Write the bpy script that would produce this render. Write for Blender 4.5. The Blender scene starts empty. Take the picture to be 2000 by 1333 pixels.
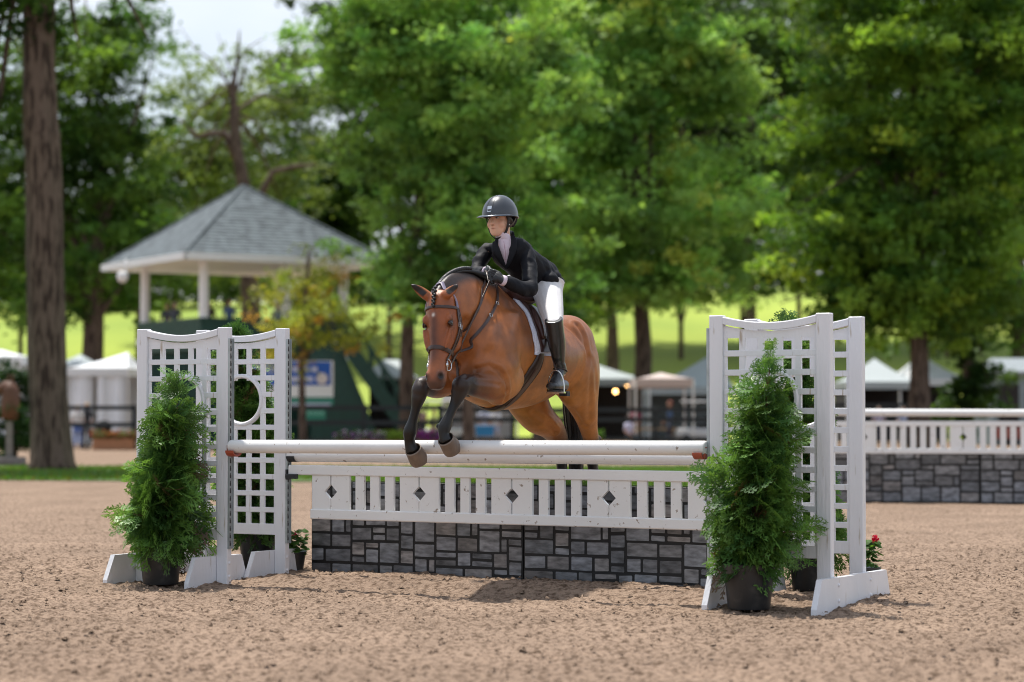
import bpy, math, random
import numpy as np
from mathutils import Vector, Matrix
from mathutils.bvhtree import BVHTree
random.seed(7); rng = np.random.default_rng(7)
sc = bpy.context.scene
COL = sc.collection
R = math.radians

# ------------------------------------------------------------------ camera
F = 85.0/36.0*2000.0
CH = 1.09
PITCH = math.atan((822-666.5)/F)
cam_d = bpy.data.cameras.new("camera"); cam = bpy.data.objects.new("camera", cam_d); COL.objects.link(cam)
cam.location = (0, 0, CH); cam.rotation_euler = (R(90)+PITCH, 0, 0)
cam_d.lens = 85; cam_d.sensor_width = 36; cam_d.clip_end = 3000; cam_d.clip_start = 0.1
cam_d.dof.use_dof = True; cam_d.dof.focus_distance = 15.6; cam_d.dof.aperture_fstop = 1.8
sc.camera = cam
# ------------------------------------------------------------------ world, sun
SUN_EL = R(69)
SUN_DIR = Vector((-0.50, 0.86, 0)).normalized()*math.cos(SUN_EL) + Vector((0, 0, math.sin(SUN_EL)))
w = bpy.data.worlds.new("World"); sc.world = w; w.use_nodes = True
nt = w.node_tree; nt.nodes.clear()
out = nt.nodes.new("ShaderNodeOutputWorld"); bg = nt.nodes.new("ShaderNodeBackground")
sky = nt.nodes.new("ShaderNodeTexSky"); sky.sky_type = 'NISHITA'; sky.sun_disc = False
sky.sun_elevation = SUN_EL; sky.sun_rotation = math.atan2(SUN_DIR.x, SUN_DIR.y)
sky.dust_density = 1.0; sky.air_density = 1.3
bg.inputs['Strength'].default_value = 0.09
tc = nt.nodes.new("ShaderNodeTexCoord"); mp = nt.nodes.new("ShaderNodeMapping"); mp.inputs['Scale'].default_value = (1, 1, 3.2)
ns = nt.nodes.new("ShaderNodeTexNoise"); ns.inputs['Scale'].default_value = 3.4; ns.inputs['Detail'].default_value = 6
rp = nt.nodes.new("ShaderNodeValToRGB"); rp.color_ramp.elements[0].position = 0.30; rp.color_ramp.elements[1].position = 0.62
mx = nt.nodes.new("ShaderNodeMix"); mx.data_type = 'RGBA'
mx.inputs[7].default_value = (7.6, 8.2, 9.2, 1)
nt.links.new(tc.outputs['Generated'], mp.inputs[0]); nt.links.new(mp.outputs[0], ns.inputs[0]); nt.links.new(ns.outputs[0], rp.inputs[0])
nt.links.new(rp.outputs[0], mx.inputs[0]); nt.links.new(sky.outputs[0], mx.inputs[6]); nt.links.new(mx.outputs[2], bg.inputs[0]); nt.links.new(bg.outputs[0], out.inputs[0])
sun_d = bpy.data.lights.new("sun", 'SUN'); sun = bpy.data.objects.new("sun", sun_d); COL.objects.link(sun)
sun_d.energy = 4.3; sun_d.angle = R(2.0); sun_d.color = (1.0, 0.955, 0.88)
sun.rotation_euler = SUN_DIR.to_track_quat('Z', 'Y').to_euler()
sc.view_settings.view_transform = 'Standard'; sc.view_settings.look = 'None'; sc.view_settings.exposure = 0.45; sc.view_settings.gamma = 1
sc.cycles.max_bounces = 8; sc.cycles.transparent_max_bounces = 8
try:
    sc.cycles.use_denoising = True; sc.cycles.filter_width = 1.0
except Exception: pass

# ------------------------------------------------------------------ helpers
cp, sp = math.cos(PITCH), math.sin(PITCH)
def P(u, v, D):
    "point seen at photo pixel (u,v) standing at depth D metres"
    x = (u-1000)/F; y = -(v-666.5)/F
    dy = cp - y*sp; dz = sp + y*cp
    k = D/dy
    return Vector((x*k, D, CH + dz*k))
def ray(u, v):
    x = (u-1000)/F; y = -(v-666.5)/F
    return Vector((x, cp - y*sp, sp + y*cp)).normalized()

class MB:
    def __init__(s): s.v = []; s.f = []; s.mi = []; s.c = []
    def add(s, vs, fs, mi=0, col=None):
        o = len(s.v); s.v += [tuple(p) for p in vs]; s.f += [tuple(i+o for i in f) for f in fs]; s.mi += [mi]*len(fs)
        if col is not None:
            while len(s.c) < o: s.c.append((1, 1, 1))
            s.c += [col]*len(vs)
        return s
    def box(s, c, sx, sy, sz, X=None, Y=None, Z=None, mi=0, col=None, bev=0.0):
        "box of full sizes centred at c on axes X,Y,Z"
        X = Vector(X or (1, 0, 0)); Y = Vector(Y or (0, 1, 0)); Z = Vector(Z or (0, 0, 1)); c = Vector(c)
        hx, hy, hz = sx/2, sy/2, sz/2
        if bev <= 0:
            vs = [c+X*(a*hx)+Y*(b*hy)+Z*(d*hz) for d in (-1, 1) for b in (-1, 1) for a in (-1, 1)]
            return s.add(vs, [(0, 2, 3, 1), (4, 5, 7, 6), (0, 1, 5, 4), (2, 6, 7, 3), (0, 4, 6, 2), (1, 3, 7, 5)], mi, col)
        b = min(bev, hx*.9, hy*.9, hz*.9)
        vs = []; idx = {}
        for i, sxn in enumerate((-1, 1)):
            for j, syn in enumerate((-1, 1)):
                for k, szn in enumerate((-1, 1)):
                    for ax in range(3):
                        x = hx - (0 if ax == 0 else b); y = hy - (0 if ax == 1 else b); z = hz - (0 if ax == 2 else b)
                        idx[(i, j, k, ax)] = len(vs); vs.append(c+X*(sxn*x)+Y*(syn*y)+Z*(szn*z))
        fs = []
        for i in (0, 1):
            q = [idx[(i, 0, 0, 0)], idx[(i, 1, 0, 0)], idx[(i, 1, 1, 0)], idx[(i, 0, 1, 0)]]; fs.append(q if i else q[::-1])
            q = [idx[(0, i, 0, 1)], idx[(0, i, 1, 1)], idx[(1, i, 1, 1)], idx[(1, i, 0, 1)]]; fs.append(q if i else q[::-1])
            q = [idx[(0, 0, i, 2)], idx[(1, 0, i, 2)], idx[(1, 1, i, 2)], idx[(0, 1, i, 2)]]; fs.append(q if i else q[::-1])
        for i in (0, 1):
            for j in (0, 1):
                fs.append([idx[(i, j, 0, 0)], idx[(i, j, 1, 0)], idx[(i, j, 1, 1)], idx[(i, j, 0, 1)]])
                fs.append([idx[(i, 0, j, 0)], idx[(i, 1, j, 0)], idx[(i, 1, j, 2)], idx[(i, 0, j, 2)]])
                fs.append([idx[(0, i, j, 1)], idx[(1, i, j, 1)], idx[(1, i, j, 2)], idx[(0, i, j, 2)]])
                for k in (0, 1):
                    fs.append([idx[(i, j, k, 0)], idx[(i, j, k, 1)], idx[(i, j, k, 2)]])
        return s.add(vs, fs, mi, col)
    def tube(s, pts, rad, n=10, mi=0, col=None, cap=True, flat=1.0, side=None):
        pts = [Vector(p) for p in pts]; m = len(pts)
        if not hasattr(rad, '__len__'): rad = [rad]*m
        T = [(pts[min(i+1, m-1)]-pts[max(i-1, 0)]).normalized() for i in range(m)]
        if side is not None: U = Vector(side)
        else:
            U = Vector((0, 0, 1)) if abs(T[0].z) < .9 else Vector((1, 0, 0))
        vs = []; fs = []
        for i in range(m):
            U = (U - T[i]*U.dot(T[i]))
            if U.length < 1e-6: U = Vector((1, 0, 0))-T[i]*T[i].x
            U.normalize(); V = T[i].cross(U)
            for k in range(n):
                a = 2*math.pi*k/n; vs.append(pts[i]+(U*math.cos(a)+V*math.sin(a)*flat)*rad[i])
        for i in range(m-1):
            for k in range(n):
                fs.append((i*n+k, i*n+(k+1) % n, (i+1)*n+(k+1) % n, (i+1)*n+k))
        if cap:
            vs.append(pts[0]); vs.append(pts[-1]); a = len(vs)-2
            for k in range(n):
                fs.append((a, (k+1) % n, k)); fs.append((a+1, (m-1)*n+k, (m-1)*n+(k+1) % n))
        return s.add(vs, fs, mi, col)
    def lathe(s, c, prof, n=24, Z=(0, 0, 1), mi=0, col=None):
        c = Vector(c); Z = Vector(Z).normalized(); X = Z.orthogonal().normalized(); Y = Z.cross(X); vs = []; fs = []
        for r, z in prof:
            for k in range(n):
                a = 2*math.pi*k/n; vs.append(c+Z*z+X*(r*math.cos(a))+Y*(r*math.sin(a)))
        for i in range(len(prof)-1):
            for k in range(n): fs.append((i*n+k, i*n+(k+1) % n, (i+1)*n+(k+1) % n, (i+1)*n+k))
        return s.add(vs, fs, mi, col)
    def prism(s, poly, n, d, mi=0, col=None):
        "poly: 3D points of a planar outline, n: unit normal, thickness d centred"
        n = Vector(n); m = len(poly); vs = [Vector(p)+n*(d/2) for p in poly]+[Vector(p)-n*(d/2) for p in poly]
        fs = [tuple(range(m)), tuple(range(2*m-1, m-1, -1))]+[(i, i+m, (i+1) % m+m, (i+1) % m) for i in range(m)]
        return s.add(vs, fs, mi, col)
    def ell(s, c, ax, n=12, m=8, col=None, mi=0):
        c = Vector(c); A, B, C = [Vector(a) for a in ax]; vs = [c-C]; fs = []
        for i in range(1, m):
            t = -math.pi/2+math.pi*i/m
            for k in range(n):
                a = 2*math.pi*k/n; vs.append(c+C*math.sin(t)+(A*math.cos(a)+B*math.sin(a))*math.cos(t))
        vs.append(c+C)
        for k in range(n): fs.append((0, 1+(k+1) % n, 1+k))
        for i in range(m-2):
            for k in range(n): fs.append((1+i*n+k, 1+i*n+(k+1) % n, 1+(i+1)*n+(k+1) % n, 1+(i+1)*n+k))
        l = len(vs)-1; b = 1+(m-2)*n
        for k in range(n): fs.append((l, b+k, b+(k+1) % n))
        return s.add(vs, fs, mi, col)

def mesh_from(name, v, f, mi=None, col=None, smooth=False, mats=()):
    me = bpy.data.meshes.new(name); me.from_pydata([tuple(p) for p in v], [], f); me.update()
    for m in mats: me.materials.append(m)
    if mi and any(mi): me.polygons.foreach_set('material_index', mi)
    if smooth: me.polygons.foreach_set('use_smooth', [True]*len(me.polygons))
    if col is not None and len(col) == len(v): set_col(me, col)
    return me
def set_col(me, col):
    a = me.color_attributes.new("Col", 'FLOAT_COLOR', 'POINT'); c = np.ones((len(me.vertices), 4), np.float32); c[:, :3] = np.asarray(col, np.float32)[:, :3]
    a.data.foreach_set('color', c.ravel())
def np_mesh(name, v, quads, col=None, mats=(), smooth=False):
    me = bpy.data.meshes.new(name); v = np.asarray(v, np.float32); q = np.asarray(quads, np.int32); k = q.shape[1]
    me.vertices.add(len(v)); me.vertices.foreach_set('co', v.ravel())
    me.loops.add(q.size); me.loops.foreach_set('vertex_index', q.ravel())
    me.polygons.add(len(q)); me.polygons.foreach_set('loop_start', np.arange(0, q.size, k, dtype=np.int32))
    me.update(calc_edges=True)
    if smooth: me.polygons.foreach_set('use_smooth', np.ones(len(q), bool))
    for m in mats: me.materials.append(m)
    if col is not None: set_col(me, col)
    return me
def obj(name, me, parent=None):
    o = bpy.data.objects.new(name, me); COL.objects.link(o)
    if parent: o.parent = parent; o.matrix_parent_inverse = parent.matrix_world.inverted() if parent.matrix_world != Matrix() else Matrix()
    return o
def put(name, mb, mats, parent=None, smooth=False, auto=None):
    "link a builder as one mesh object; parents are placed empties at the thing's base, so vertices are made relative to them"
    if not isinstance(mats, (list, tuple)): mats = (mats,)
    off = origin_of(parent)
    v = [Vector(p)-off for p in mb.v]
    me = mesh_from(name, v, mb.f, mb.mi, mb.c if mb.c else None, smooth, mats)
    if auto is not None:
        me.polygons.foreach_set('use_smooth', [True]*len(me.polygons))
        me.set_sharp_from_angle(angle=R(auto))
    o = bpy.data.objects.new(name, me); COL.objects.link(o); o.parent = parent
    return o
def origin_of(p):
    off = Vector((0, 0, 0))
    while p is not None: off += Vector(p.location); p = p.parent
    return off
def putme(name, me, parent=None):
    off = origin_of(parent)
    if off.length > 0: me.transform(Matrix.Translation(-off))
    o = bpy.data.objects.new(name, me); COL.objects.link(o); o.parent = parent
    return o
def thing(name, label, cat, loc, group=None):
    o = bpy.data.objects.new(name, None); COL.objects.link(o); o.location = loc; o.empty_display_size = .1
    o['label'] = label; o['category'] = cat
    if group: o['group'] = group
    return o
def tag(o, label, cat, group=None, kind=None):
    o['label'] = label; o['category'] = cat
    if group: o['group'] = group
    if kind: o['kind'] = kind
    return o
def struct(o, kind='structure'): o['kind'] = kind; return o

# ------------------------------------------------------------------ materials
def pmat(name, base, rough=.6, var=.12, scale=6, bump=0., bscale=40, spec=.5, attr=False, trans=0., metal=0., sheen=0., detail=4, var2=None, coat=0., stretch=None, dirt=None):
    m = bpy.data.materials.new(name); m.use_nodes = True; t = m.node_tree; b = t.nodes['Principled BSDF']
    tcn = t.nodes.new('ShaderNodeTexCoord'); co = tcn.outputs['Object']
    if stretch:
        mpn = t.nodes.new('ShaderNodeMapping'); mpn.inputs['Scale'].default_value = stretch; t.links.new(co, mpn.inputs[0]); co = mpn.outputs[0]
    n1 = t.nodes.new('ShaderNodeTexNoise'); n1.inputs['Scale'].default_value = scale; n1.inputs['Detail'].default_value = detail; t.links.new(co, n1.inputs[0])
    mr = t.nodes.new('ShaderNodeMapRange'); mr.inputs['From Min'].default_value = .25; mr.inputs['From Max'].default_value = .75
    mr.inputs['To Min'].default_value = 1-var; mr.inputs['To Max'].default_value = 1+var; t.links.new(n1.outputs[0], mr.inputs[0])
    mul = t.nodes.new('ShaderNodeMix'); mul.data_type = 'RGBA'; mul.blend_type = 'MULTIPLY'; mul.inputs[0].default_value = 1
    if attr:
        a = t.nodes.new('ShaderNodeAttribute'); a.attribute_name = 'Col'; src = a.outputs['Color']
        t.links.new(src, mul.inputs[6])
    else: mul.inputs[6].default_value = (*base, 1)
    t.links.new(mr.outputs[0], mul.inputs[7]); colout = mul.outputs[2]
    if var2:
        n2 = t.nodes.new('ShaderNodeTexNoise'); n2.inputs['Scale'].default_value = var2[1]; n2.inputs['Detail'].default_value = 5; t.links.new(co, n2.inputs[0])
        r2 = t.nodes.new('ShaderNodeValToRGB'); r2.color_ramp.elements[0].position = var2[2]; r2.color_ramp.elements[1].position = var2[3]; t.links.new(n2.outputs[0], r2.inputs[0])
        m2 = t.nodes.new('ShaderNodeMix'); m2.data_type = 'RGBA'; m2.inputs[7].default_value = (*var2[0], 1); t.links.new(r2.outputs[0], m2.inputs[0]); t.links.new(colout, m2.inputs[6]); colout = m2.outputs[2]
    t.links.new(colout, b.inputs['Base Color'])
    b.inputs['Roughness'].default_value = rough; b.inputs['Metallic'].default_value = metal
    b.inputs['Specular IOR Level'].default_value = spec
    if sheen: b.inputs['Sheen Weight'].default_value = sheen; b.inputs['Sheen Roughness'].default_value = .4
    if coat: b.inputs['Coat Weight'].default_value = coat; b.inputs['Coat Roughness'].default_value = .25
    if bump:
        n3 = t.nodes.new('ShaderNodeTexNoise'); n3.inputs['Scale'].default_value = bscale; n3.inputs['Detail'].default_value = 5; t.links.new(co, n3.inputs[0])
        bp = t.nodes.new('ShaderNodeBump'); bp.inputs['Strength'].default_value = bump; bp.inputs['Distance'].default_value = .01
        t.links.new(n3.outputs[0], bp.inputs['Height']); t.links.new(bp.outputs[0], b.inputs['Normal'])
    if trans:
        tr = t.nodes.new('ShaderNodeBsdfTranslucent'); ms = t.nodes.new('ShaderNodeMixShader'); ms.inputs[0].default_value = trans
        tm = t.nodes.new('ShaderNodeMix'); tm.data_type = 'RGBA'; tm.blend_type = 'MULTIPLY'; tm.inputs[0].default_value = 1; tm.inputs[7].default_value = (1.22, 1.12, .58, 1)
        t.links.new(colout, tm.inputs[6]); t.links.new(tm.outputs[2], tr.inputs[0])
        t.links.new(b.outputs[0], ms.inputs[1]); t.links.new(tr.outputs[0], ms.inputs[2]); t.links.new(ms.outputs[0], t.nodes['Material Output'].inputs[0])
    return m
def emis(name, c, s):
    m = bpy.data.materials.new(name); m.use_nodes = True; b = m.node_tree.nodes['Principled BSDF']
    b.inputs['Emission Color'].default_value = (*c, 1); b.inputs['Emission Strength'].default_value = s; b.inputs['Base Color'].default_value = (*c, 1)
    return m
M = {}
M['paint'] = pmat('white_paint', (.76, .76, .79), .38, .05, 6, .35, 60, stretch=(1, 1, .12), var2=((.45, .38, .31), 30, .66, .75))
M['pole'] = pmat('pole_paint', (.78, .775, .765), .32, .05, 2, .1, 40, var2=((.30, .24, .19), 26, .655, .71))
M['galv'] = pmat('galvanised_steel', (.42, .46, .47), .42, .15, 20, .1, 50, metal=.6)
M['slot'] = pmat('slot_dark', (.03, .03, .03), .7)
M['cup_red'] = pmat('terracotta_plastic', (.36, .075, .04), .45)
M['cup_blk'] = pmat('black_plastic', (.018, .019, .022), .4)
M['pot'] = pmat('black_pot', (.017, .017, .018), .42, .4, 8, .1, 20, var2=((.06, .055, .05), 12, .55, .75))
M['mortar'] = pmat('black_mortar', (.008, .008, .009), .6)
M['stone'] = pmat('painted_stone', (1, 1, 1), .42, .75, 11, .1, 60, attr=True, stretch=(1, 1, 3.0), detail=6)
M['arbor'] = pmat('arborvitae_leaf', (1, 1, 1), .38, .1, 9, attr=True, trans=.35)
M['bark_brown'] = pmat('brown_stem', (.12, .065, .035), .8, .2, 20)
M['leaf'] = pmat('leaf', (1, 1, 1), .6, .08, .8, attr=True, trans=.48, spec=.3)
M['bark'] = pmat('bark', (.165, .118, .09), .92, .5, 2.2, 1.0, 5, stretch=(5, 5, .8), var2=((.045, .03, .023), 2.2, .44, .58), spec=.2)
M['wood'] = pmat('grey_wood', (.2, .18, .16), .8, .25, 6, .2, 20)
M['grass'] = pmat('turf', (.075, .14, .028), .85, .35, .9, .8, 25, var2=((.13, .18, .045), 1.6, .45, .75))
M['hill'] = pmat('meadow', (.35, .42, .075), .9, .12, .05, 0, 1, spec=.1, var2=((.22, .30, .06), .03, .42, .7))
def sandmat():
    m = pmat('sand', (.335, .240, .176), .95, .20, 1.1, 1.0, 95, spec=.08, var2=((.12, .080, .055), 26, .45, .66), detail=8)
    t = m.node_tree
    for n in t.nodes:
        if n.type == 'BUMP': n.inputs['Distance'].default_value = .02
    return m
M['sand'] = sandmat()
M['fence'] = pmat('black_board', (.012, .017, .02), .6, .2, 3)
M['green'] = pmat('dark_green_board', (.012, .055, .042), .55, .2, 4)
M['shingle'] = pmat('grey_shingle', (.125, .15, .165), .85, .25, 3, .3, 8, var2=((.065, .08, .09), 2.5, .45, .65))
M['tent'] = pmat('white_canvas', (.72, .74, .76), .7, .05, .6)
M['tentg'] = pmat('grey_canvas', (.36, .40, .41), .7, .08, .6)
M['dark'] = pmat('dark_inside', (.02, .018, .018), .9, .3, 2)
M['white'] = pmat('white_plain', (.8, .8, .8), .5, .03)
# ------------------------------------------------------------------ ground
WX = Vector((math.cos(R(30)), -math.sin(R(30)), 0)); NX = Vector((math.sin(R(30)), math.cos(R(30)), 0))
A_R = Vector((-1.925, 16.2, 0))          # pole-side post of the front left wing
def sline(x, y):
    "distance behind the front line of the jump"
    return (x-A_R.x)*NX.x+(y-A_R.y)*NX.y
def smooth(e0, e1, x):
    t = np.clip((x-e0)/(e1-e0), 0, 1); return t*t*(3-2*t)
def vnoise(x, y, seed=0):
    xi = np.floor(x).astype(np.int64); yi = np.floor(y).astype(np.int64); xf = x-xi; yf = y-yi
    xf = xf*xf*(3-2*xf); yf = yf*yf*(3-2*yf)
    def h(a, b):
        n = (a*374761393+b*668265263+seed*1442695041) & 0x7fffffff
        n = ((n ^ (n >> 13))*1274126177) & 0x7fffffff
        return ((n ^ (n >> 16)) & 0xffff)/65535.0
    return (h(xi, yi)*(1-xf)+h(xi+1, yi)*xf)*(1-yf)+(h(xi, yi+1)*(1-xf)+h(xi+1, yi+1)*xf)*yf
def gbase(x, y):
    d = sline(x, y)
    near = smooth(-.35, .75, d)*.045*(1-smooth(10, 16, y*1.0-10))
    return near
def make_ground():
    xs = np.concatenate([-np.geomspace(5.2, 900, 40)[::-1], np.arange(-5.18, 5.18, .0185), np.geomspace(5.2, 900, 40)])
    ys = np.concatenate([np.linspace(-30, 8.9, 30), np.arange(9.0, 18.6, .0185), np.geomspace(18.62, 60, 260), np.geomspace(60.5, 1500, 50)])
    X, Y = np.meshgrid(xs, ys)
    x, y = X.ravel(), Y.ravel()
    d = sline(x, y)
    z = np.zeros_like(x)
    z += gbase(x, y)
    fade = np.clip(1.6-np.maximum(0, y-18)/20, .0, 1)*(np.abs(x) < 12)
    z += (vnoise(x*1.4, y*1.4, 1)-.5)*.022*fade
    z += (vnoise(x*4+3, y*4, 2)-.5)*.020*fade
    n1 = vnoise(x*11, y*11, 3); z += (n1-.5)*.008*fade
    n2 = vnoise(x*23+7, y*23, 4); z += np.maximum(0, n2-.50)**1.3*.030*fade
    n3 = vnoise(x*47+1, y*47, 5); z += np.maximum(0, n3-.5)*.026*fade
    z += np.maximum(0, vnoise(x*8+vnoise(x*6, y*6, 9), y*14, 8)-.72)*.05*fade
    for k in range(170):
        py = 9.5+random.random()**.8*14; px_ = (random.random()-.5)*2*py*.22; rr_ = random.uniform(.05, .08); m_ = (np.abs(x-px_) < .25) & (np.abs(y-py) < .25)
        dd_ = np.hypot(x[m_]-px_, (y[m_]-py)*.9)/rr_; z[m_] += -.020*np.exp(-dd_**4)+.011*np.exp(-((dd_-1.45)/.35)**2)*(vnoise(x[m_]*30, y[m_]*30, 14))
    # ridge raked up in front of the stone wall and the rear feet
    rid = np.exp(-((d-.22)/.13)**2)*smooth(-1.9, -1.5, x)*(1-smooth(1.2, 1.7, x))
    z += rid*.035*(0.5+vnoise(x*6, y*6, 6))
    z -= .012
    nx_, ny_ = len(xs), len(ys)
    i = np.arange(nx_-1)[None, :]+np.arange(ny_-1)[:, None]*nx_
    q = np.stack([i, i+1, i+1+nx_, i+nx_], -1).reshape(-1, 4)
    me = np_mesh("sand_ground", np.stack([x, y, z], 1), q, mats=(M['sand'],), smooth=True)
    struct(obj("sand_ground", me))
make_ground()

def make_clods():
    "loose clods thrown up on the footing"
    n = 12000; vs = []; fs = []
    y = 9.3+rng.random(n)**.8*11; x = (rng.random(n)-.5)*2*y*.235
    r = .003+rng.random(n)**3.4*.017
    base = np.array([(1, 0, 0), (.3, .95, 0), (-.8, .6, .1), (-.8, -.6, 0), (.3, -.95, .1), (0, 0, .75), (.4, .4, .55), (-.4, -.3, .6)])
    tri = [(0, 1, 6), (1, 2, 6), (2, 5, 6), (5, 0, 6), (2, 3, 7), (3, 4, 7), (4, 0, 5), (4, 5, 7), (5, 2, 7), (0, 5, 6)]
    V = []; T = []
    for k in range(n):
        a = rng.random()*6.28; c, s = math.cos(a), math.sin(a); b = base*(r[k]*(0.7+.6*rng.random((8, 1))))
        p = np.stack([b[:, 0]*c-b[:, 1]*s+x[k], b[:, 0]*s+b[:, 1]*c+y[k], b[:, 2]+float(gbase(np.array(x[k]), np.array(y[k])))-.002+.006*rng.random()], 1)
        T += [(i+8*k, j+8*k, l+8*k) for i, j, l in tri]; V.append(p)
    me = np_mesh("sand_clods", np.concatenate(V), T, mats=(M['sand'],), smooth=False)
    struct(obj("sand_clods", me), 'stuff')
make_clods()

# grass strip behind the arena and the hill
def grass_strip():
    mb = MB()
    xs = [-90+4*i for i in range(46)]; v = []; f = []
    for i, x in enumerate(xs):
        e = 0.6*math.sin(x*.35)+.3*math.sin(x*1.1)
        v.append((x, 44.0+e, .006)); v.append((x, 50, .03)); v.append((x, 58+.5*e, .006))
    for i in range(len(xs)-1):
        for k in (0, 1): f.append((3*i+k, 3*i+3+k, 3*i+4+k, 3*i+1+k))
    mb.add(v, f); struct(put("grass_verge", mb, M['grass']))
    n = 42000; x = (rng.random(n)-.5)*2*15; y = 43.9+rng.random(n)*12; h = .03+rng.random(n)*.06; a = rng.random(n)*6.28; wd = .012+.012*rng.random(n)
    lx, ly = (rng.random(n)-.5)*.05, (rng.random(n)-.5)*.05
    b0 = np.stack([x-np.cos(a)*wd, y-np.sin(a)*wd, np.full(n, .01)], 1); b1 = np.stack([x+np.cos(a)*wd, y+np.sin(a)*wd, np.full(n, .01)], 1); t = np.stack([x+lx, y+ly, h+.02], 1)
    V = np.stack([b0, b1, t], 1).reshape(-1, 3); c = np.stack([.06+.10*rng.random(n), .14+.12*rng.random(n), .02+.03*rng.random(n)], 1).repeat(3, 0)
    me = np_mesh("grass_blades", V, np.arange(3*n).reshape(-1, 3), col=c, mats=(M['leaf'],)); struct(obj("grass_blades", me), 'stuff')
grass_strip()
def hill():
    xs = np.linspace(-260, 260, 90); ys = np.linspace(122, 420, 60); X, Y = np.meshgrid(xs, ys); x, y = X.ravel(), Y.ravel()
    z = 14.6*smooth(122, 262, y)+ .9*np.sin(x*.03)*smooth(125, 220, y)+7*smooth(262, 420, y)*0-.3+ (vnoise(x*.05, y*.05, 3)-.5)*1.2*smooth(125, 200, y) - 5*smooth(280, 420, y)
    nx_ = len(xs); i = np.arange(nx_-1)[None, :]+np.arange(len(ys)-1)[:, None]*nx_
    q = np.stack([i, i+1, i+1+nx_, i+nx_], -1).reshape(-1, 4)
    struct(obj("grass_hill", np_mesh("grass_hill", np.stack([x, y, z], 1), q, mats=(M['hill'],), smooth=True)))
hill()
def gz(x, y):
    return float(gbase(np.array(float(x)), np.array(float(y))))-.004
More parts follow.
